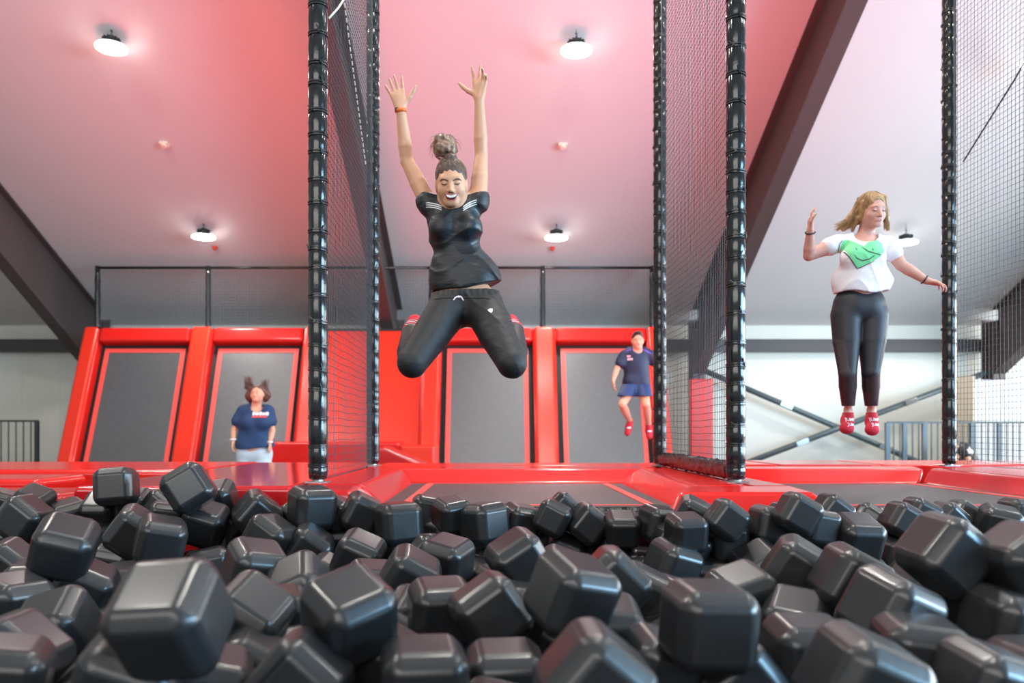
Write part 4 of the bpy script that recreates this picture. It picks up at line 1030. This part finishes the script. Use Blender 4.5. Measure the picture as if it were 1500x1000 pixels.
    ring_on('bracelet', lerp(eL, wL, .93), Vector(wL)-Vector(eL), .031, .005, M['blackp'], t)
    ring_on('bracelet', lerp(eR, wR, .93), Vector(wR)-Vector(eR), .031, .005, M['blackp'], t)
    for i, (a_, to) in enumerate(((aL, tL), (aR, tR))):
        top = lerp(a_, to, .18)
        sk = build('sock', [(('rc', top, lerp(a_, to, .6), .038, .041), .02), (('rc', lerp(a_, to, .55), to, .042, .038), .02), (('rc', Vector(to)-Vector((.012, 0, 0)), Vector(to)+Vector((.012, 0, -.004)), .034, .032), .02)], .005, M['sockred'], t, .02,
                   0, lambda V: V.cut(lambda x, y, z: z-(A(0, 603)[2])+0*x+0*y))
        sb = bvh(sk); cx_ = lerp(a_, to, .6).x; zz = at(0, 616, Y).z; fk = tf
        lettering('sock_lettering', sb, fk, 'JUMP', cx_, zz, .030, M['white'], t, -.05)
        lettering('sock_lettering', sb, fk, 'JUMP', cx_, zz-.036, .030, M['white'], t, -.12)
woman_white()

# ===== far figures
def generic(t, Y, head_c, F_, up, neck, J, rad, mats, h=.009, skin=None, hands=None, wide=1.0, sc=1.0):
    """J: shoulders, elbows, wrists, hips, knees, ankles, toes as points; rad: radii"""
    hp, fr, g, R, S3 = head(head_c, F_, up, sc, neck, nr=rad['neck'], wide=wide)
    arms = []
    for s_ in 'LR':
        a, e, w_ = J['s'+s_], J['e'+s_], J['w'+s_]; ra = rad['arm']
        arms += [(('rc', a, lerp(a, e, .5), ra*1.1, ra), .012), (('rc', lerp(a, e, .5), e, ra, ra*.80), .004), (('rc', e, lerp(e, w_, .35), ra*.80, ra*.80), .006), (('rc', lerp(e, w_, .35), w_, ra*.80, ra*.55), .004)]
        hd = hands[s_]; arms += hand(w_, hd[0], hd[1], hd[2], .18, (6, 1, -4, -9), (24, 28, 30, 32), (32, 15), .009)
    legs = []
    for s_ in 'LR':
        a, e, w_, to = J['h'+s_], J['k'+s_], J['a'+s_], J['t'+s_]; rl = rad['leg']
        legs += [(('rc', a, lerp(a, e, .45), rl, rl*.88), .02), (('rc', lerp(a, e, .45), e, rl*.88, rl*.62), .004), (('rc', e, lerp(e, w_, .35), rl*.60, rl*.64), .006), (('rc', lerp(e, w_, .35), w_, rl*.64, rl*.40), .004)]
        legs += [(('rc', w_, to, rl*.40, .032), .02)]
    return hp, fr, g, R, S3, arms, legs

def woman_navy():
    Y = 11.7
    t = person(372, 668, Y, 'woman in dark blue tee and pale jeans, brown hair flying up, before a wall trampoline')
    A = lambda px, py, dy=0.0: np.array(at(px, py, Y+dy))
    J = dict(sL=A(356, 603), eL=A(343, 629, -.03), wL=A(342, 647, -.10), sR=A(392, 603), eR=A(399, 630, -.03), wR=A(395, 649, -.10),
             hL=A(360, 668), hR=A(384, 668), kL=A(360, 712, -.08), kR=A(386, 712, -.08), aL=A(360, 752, .10), aR=A(386, 752, .10), tL=A(359, 757, -.08), tR=A(388, 757, -.08))
    hd = dict(L=((-.02, -.25, -1), (0, -1, 0), (1, 0, 0)), R=((.25, -.25, -1), (0, -1, 0), (-1, 0, 0)))
    hp, fr, g, R, S3, arms, legs = generic(t, Y, at(377, 577, Y-.08), (-.12, -1, .12), (0, 0, 1), A(375, 596), J, dict(neck=.062, arm=.055, leg=.125), None, hands=hd, wide=1.15, sc=1.1)
    torso = [(('rc', A(363, 604), A(386, 604), .085, .085, .9), .06), (('rc', A(374, 614), A(374, 630), .215, .21, .72), .06), (('rc', A(374, 630), A(373, 655), .20, .225, .80), .06), (('rc', A(364, 664), A(381, 664), .17, .17, .9), .05)]
    body = build('body', hp+arms+legs+[(('rc', p[0][1], p[0][2], p[0][3]-.02, p[0][4]-.02, p[0][5]), p[1]) for p in torso], .0085, M['skin3'], t)
    def post_(V):
        V.add(('rc', A(375, 601, -.02), A(376, 592, -.12), .085, .09), .01, 's')
        V.wave(lambda x, y, z: .008*np.sin(14*z+10*x)*np.sin(9*x-5*z)); V.cut(lambda x, y, z: A(0, 656)[2]-z+.015*np.sin(9*x)+0*y)
    tee = build('tee_shirt', torso[:3]+[(('rc', A(365, 650), A(382, 650), .185, .185, .9), .05), (('el', A(363, 618, -.13), (.10, .08, .09)), .06), (('el', A(386, 618, -.13), (.10, .08, .09)), .06), (('rc', J['sL'], lerp(J['sL'], J['eL'], .5), .085, .085), .04), (('rc', J['sR'], lerp(J['sR'], J['eR'], .5), .085, .085), .04)], .010, M['navy'], t, .05, .014, post_)
    build('jeans', torso[3:]+legs, .011, M['jeans'], t, .04, .012, lambda V: V.cut(lambda x, y, z: np.maximum(z-A(0, 648)[2], A(0, 748)[2]-z)+0*x+0*y))
    tf = torso_frame(Vector((0, Y, 0))); tb, bb = bvh(tee), bvh(body); q = lambda px, py: (A(px, py, -.15)[0], A(px, py, -.15)[2])
    [patch('chest_print', tb, tf, [q(370+4.6*k, 603.5+(k % 2)*.6), q(373.8+4.6*k, 603.5), q(373.8+4.6*k, 608.2), q(370+4.6*k, 608.2)], .008, M['white'], t, .004) for k in range(5)]
    patch('chest_print', tb, tf, [q(370, 609), q(392, 609), q(392, 611.5), q(370, 611.5)], .01, M['tape'], t, .004)
    stroke('lips', bb, fr, [[(-.022, -.063), (0, -.060), (.022, -.063)]], .009, M['lip'], t)
    for sg in (-1, 1):
        stroke('eyelashes', bb, fr, [[(sg*.017, .002), (sg*.030, -.001), (sg*.045, .002)]], .006, M['lash'], t)
        stroke('eyebrow', bb, fr, [[(sg*.014, .020), (sg*.030, .026), (sg*.048, .020)]], .006, M['hair3'], t)
    Z = lambda zx, zy, dy=0.0: tuple(at(320+zx/6.67, 540+zy/6.67, Y+dy))
    hs = [(('el', g(0, -.03, .045), S3(.078, .095, .088), R), .02), (('rc', Z(335, 215), Z(300, 270, .02), .06, .06), .03), (('rc', Z(300, 260), Z(305, 320, .03), .05, .03), .03), (('rc', Z(435, 215), Z(465, 260, .02), .06, .07), .03), (('rc', Z(465, 240), Z(462, 310, .02), .06, .03), .03),
          (('rc', Z(330, 205), Z(275, 170, .03), .055, .018), .03), (('rc', Z(275, 175, .02), Z(258, 120, .03), .016, .004), .02), (('rc', Z(320, 190, .02), Z(305, 130, .03), .022, .004), .02), (('rc', Z(440, 200), Z(432, 140, .03), .02, .004), .02), (('rc', Z(460, 230), Z(488, 195, .03), .03, .008), .02), (('rc', Z(345, 195), Z(430, 190), .045, .04), .03),
          (('el', g(0, .10, -.02), S3(.058, .085, .085), R), .012, 's'), (('el', g(0, .06, -.1), S3(.066, .09, .06), R), .012, 's')]
    build('hair', hs, .009, M['hair3'], t, .02, 0, lambda V: V.wave(lambda x, y, z: .006*np.sin(70*x+20*z)*np.cos(40*z)+0*y))
    rn = random.Random(4); st = []
    for k in range(300):
        b = rn.random() < .55; r0 = Vector(Z(rn.uniform(300, 350), rn.uniform(190, 260), rn.uniform(-.05, .06)) if b else Z(rn.uniform(430, 470), rn.uniform(190, 270), rn.uniform(-.05, .06)))
        e = Vector(Z(rn.uniform(240, 325), rn.uniform(60, 200), .03) if b else Z(rn.uniform(415, 500), rn.uniform(85, 260), .03))
        st.append([r0, r0.lerp(e, .35)+Vector((rn.uniform(-.03, .03), 0, .02)), r0.lerp(e, .7)+Vector((rn.uniform(-.02, .02), 0, 0)), e])
    strands('hair_strands', st, M['hair3'], t, .0045, 4)
    ring_on('bracelet', lerp(J['eL'], J['wL'], .8), (0, 0, 1), .042, .012, M['white'], t)
    ring_on('bracelet', lerp(J['eR'], J['wR'], .9), (0, 0, 1), .040, .010, M['white'], t)
woman_navy()

def man_navy():
    Y = 11.0
    t = person(931, 566, Y, 'man in navy sports kit and red socks jumping beside the right far post')
    A = lambda px, py, dy=0.0: np.array(at(px, py, Y+dy))
    J = dict(sL=A(915, 520), eL=A(903.5, 541, -.03), wL=A(898.5, 556, -.10), sR=A(952, 520), eR=A(960, 536, .10), wR=A(966, 550, .15),
             hL=A(924, 566), hR=A(940, 566), kL=A(911.5, 592, -.28), kR=A(946.5, 592, -.28), aL=A(923, 617, .05), aR=A(950, 622, .05), tL=A(919, 634, -.03), tR=A(951, 639, -.03))
    hd = dict(L=((-.05, -.2, -1), (0, -1, 0), (1, 0, 0)), R=((.2, -.1, -1), (0, -1, 0), (-1, 0, 0)))
    hp, fr, g, R, S3, arms, legs = generic(t, Y, at(934, 499, Y-.05), (-.05, -1, -.05), (0, 0, 1), A(933, 514), J, dict(neck=.056, arm=.050, leg=.088), None, hands=hd, sc=1.06)
    torso = [(('rc', A(924, 518), A(943, 518), .075, .075, .9), .05), (('rc', A(933, 526), A(932.5, 540), .160, .148, .66), .05), (('rc', A(932.5, 540), A(931.5, 560), .145, .150, .70), .05), (('rc', A(926, 567), A(938, 567), .115, .115, .9), .05)]
    body = build('body', hp+arms+legs+[(('rc', p[0][1], p[0][2], p[0][3]-.015, p[0][4]-.015, p[0][5]), p[1]) for p in torso], .0085, M['skin3'], t)
    def post_(V):
        V.add(('rc', A(934, 514, -.02), A(934, 506, -.12), .07, .075), .01, 's')
        V.wave(lambda x, y, z: .005*np.sin(22*z+8*x)*np.sin(16*x-9*z)); V.cut(lambda x, y, z: A(0, 567)[2]-z+0*x+0*y)
    slv = [(('rc', J['sL'], lerp(J['sL'], J['eL'], .55), .066, .062), .03), (('rc', J['sR'], lerp(J['sR'], J['eR'], .55), .066, .062), .03)]
    tee = build('tee_shirt', torso[:3]+[(('rc', A(926, 560), A(938, 560), .118, .118, .9), .04)]+slv, .009, M['navyd'], t, .05, .012, post_)
    def sp(V):
        V.cut(lambda x, y, z: z-A(0, 563)[2]+0*x+0*y)
        V.cut(lambda x, y, z: A(0, 581)[2]-z-.30*np.minimum(0, y-Y+.16)*0+0*x)
    build('shorts', torso[3:]+[(('rc', J['hL'], lerp(J['hL'], J['kL'], .72), .118, .108), .03), (('rc', J['hR'], lerp(J['hR'], J['kR'], .72), .112, .104), .03)], .009, M['short'], t, .03, .004, sp)
    tf = torso_frame(Vector((0, Y, 0))); tb, bb = bvh(tee), bvh(body); q = lambda px, py: (A(px, py, -.12)[0], A(px, py, -.12)[2])
    for x0_, y0_, x1_, y1_ in ((919, 520.5, 924, 522.8), (919.4, 524, 927, 527)): patch('chest_print', tb, tf, [q(x0_, y0_), q(x1_, y0_), q(x1_, y1_), q(x0_, y1_)], .007, M['pinkc'], t, .004)
    for a, b in (((918, 512), (926, 509)), ((942, 509), (955, 516))): stroke('shoulder_panel', tb, tf, [[q(a[0]+(b[0]-a[0])*k/5, a[1]+(b[1]-a[1])*k/5+1.5) for k in range(6)]], .022, M['purple'], t, .004)
    stroke('lips', bb, fr, [[(-.022, -.063), (0, -.061), (.022, -.063)]], .008, M['lip'], t)
    for sg in (-1, 1):
        stroke('eyelashes', bb, fr, [[(sg*.017, .002), (sg*.030, -.001), (sg*.045, .002)]], .006, M['lash'], t)
        stroke('eyebrow', bb, fr, [[(sg*.014, .019), (sg*.030, .024), (sg*.048, .019)]], .007, M['hair4'], t)
    build('hair', [(('el', g(0, -.020, .040), S3(.076, .095, .088), R), .02), (('el', g(0, .04, .105), S3(.050, .045, .020), R), .02), (('el', g(0, .098, -.02), S3(.064, .075, .104), R), .012, 's'), (('el', g(0, .02, -.10), S3(.085, .12, .08), R), .01, 's')], .008, M['hair4'], t)
    for s_ in 'LR':
        a_, to = J['a'+s_], J['t'+s_]
        sk = build('sock', [(('rc', lerp(a_, to, -.05), lerp(a_, to, .5), .046, .048), .02), (('rc', lerp(a_, to, .5), to, .048, .042), .02)], .008, M['sockred'], t, .02)
        stroke('sock_print', bvh(sk), tf, [[(lerp(a_, to, .6).x-.03, lerp(a_, to, .55).z), (lerp(a_, to, .6).x+.03, lerp(a_, to, .55).z)]], .02, M['white'], t, .003)
man_navy()

def crouching():
    Y = 14.0
    t = person(1415, 665, Y, 'small far figure in a black printed tee bending down behind the far right net')
    A = lambda px, py, dy=0.0: np.array(at(px, py, Y+dy))
    J = dict(sL=A(1404, 657, -.05), eL=A(1400, 672, -.25), wL=A(1398, 688, -.35), sR=A(1416, 660, -.25), eR=A(1419, 674, -.35), wR=A(1417, 688, -.40),
             hL=A(1424, 690, .1), hR=A(1426, 690, -.1), kL=A(1416, 712, -.25), kR=A(1420, 712, -.32), aL=A(1425, 738, -.05), aR=A(1428, 738, -.15), tL=A(1413, 741, -.10), tR=A(1417, 741, -.20))
    hd = dict(L=((-.1, -.3, -1), (0, -1, 0), (1, 0, 0)), R=((.1, -.3, -1), (0, -1, 0), (1, 0, 0)))
    hp, fr, g, R, S3, arms, legs = generic(t, Y, at(1398, 654, Y-.15), (-.9, -.3, -.5), (-.4, 0, 1), A(1405, 658, -.1), J, dict(neck=.055, arm=.05, leg=.09), None, hands=hd)
    torso = [(('rc', A(1407, 660, -.1), A(1413, 661, -.2), .12, .12, .9), .05), (('rc', A(1410, 663, -.12), A(1424, 686), .17, .16, .9), .05)]
    build('body', hp+arms+legs+[(('rc', p[0][1], p[0][2], p[0][3]-.015, p[0][4]-.015), p[1]) for p in torso], .011, M['skin3'], t)
    tee = build('tee_shirt', torso+[(('rc', J['sL'], lerp(J['sL'], J['eL'], .4), .07, .066), .03), (('rc', J['sR'], lerp(J['sR'], J['eR'], .4), .07, .066), .03)], .011, M['tee'], t, .05, .012)
    build('trousers', [(('rc', J['hL'], J['hR'], .13, .13), .04)]+legs, .012, M['jeans'], t, .04, .014, lambda V: V.cut(lambda x, y, z: A(0, 736)[2]-z+0*x+0*y))
    tf = torso_frame(Vector((0, Y, 0))); tb = bvh(tee); q = lambda px, py: (A(px, py, -.2)[0], A(px, py, -.2)[2])
    patch('back_print', tb, tf, [q(1410, 658), q(1413, 656), q(1415, 654), q(1416, 658), q(1420, 661), q(1419, 664), q(1411, 663)], .012, M['white'], t, .004)
    build('hair', [(('el', g(0, -.022, .038), S3(.078, .097, .088), R), .02), (('el', g(0, .095, -.035), S3(.066, .075, .09), R), .012, 's')], .010, M['hair4'], t)
crouching()
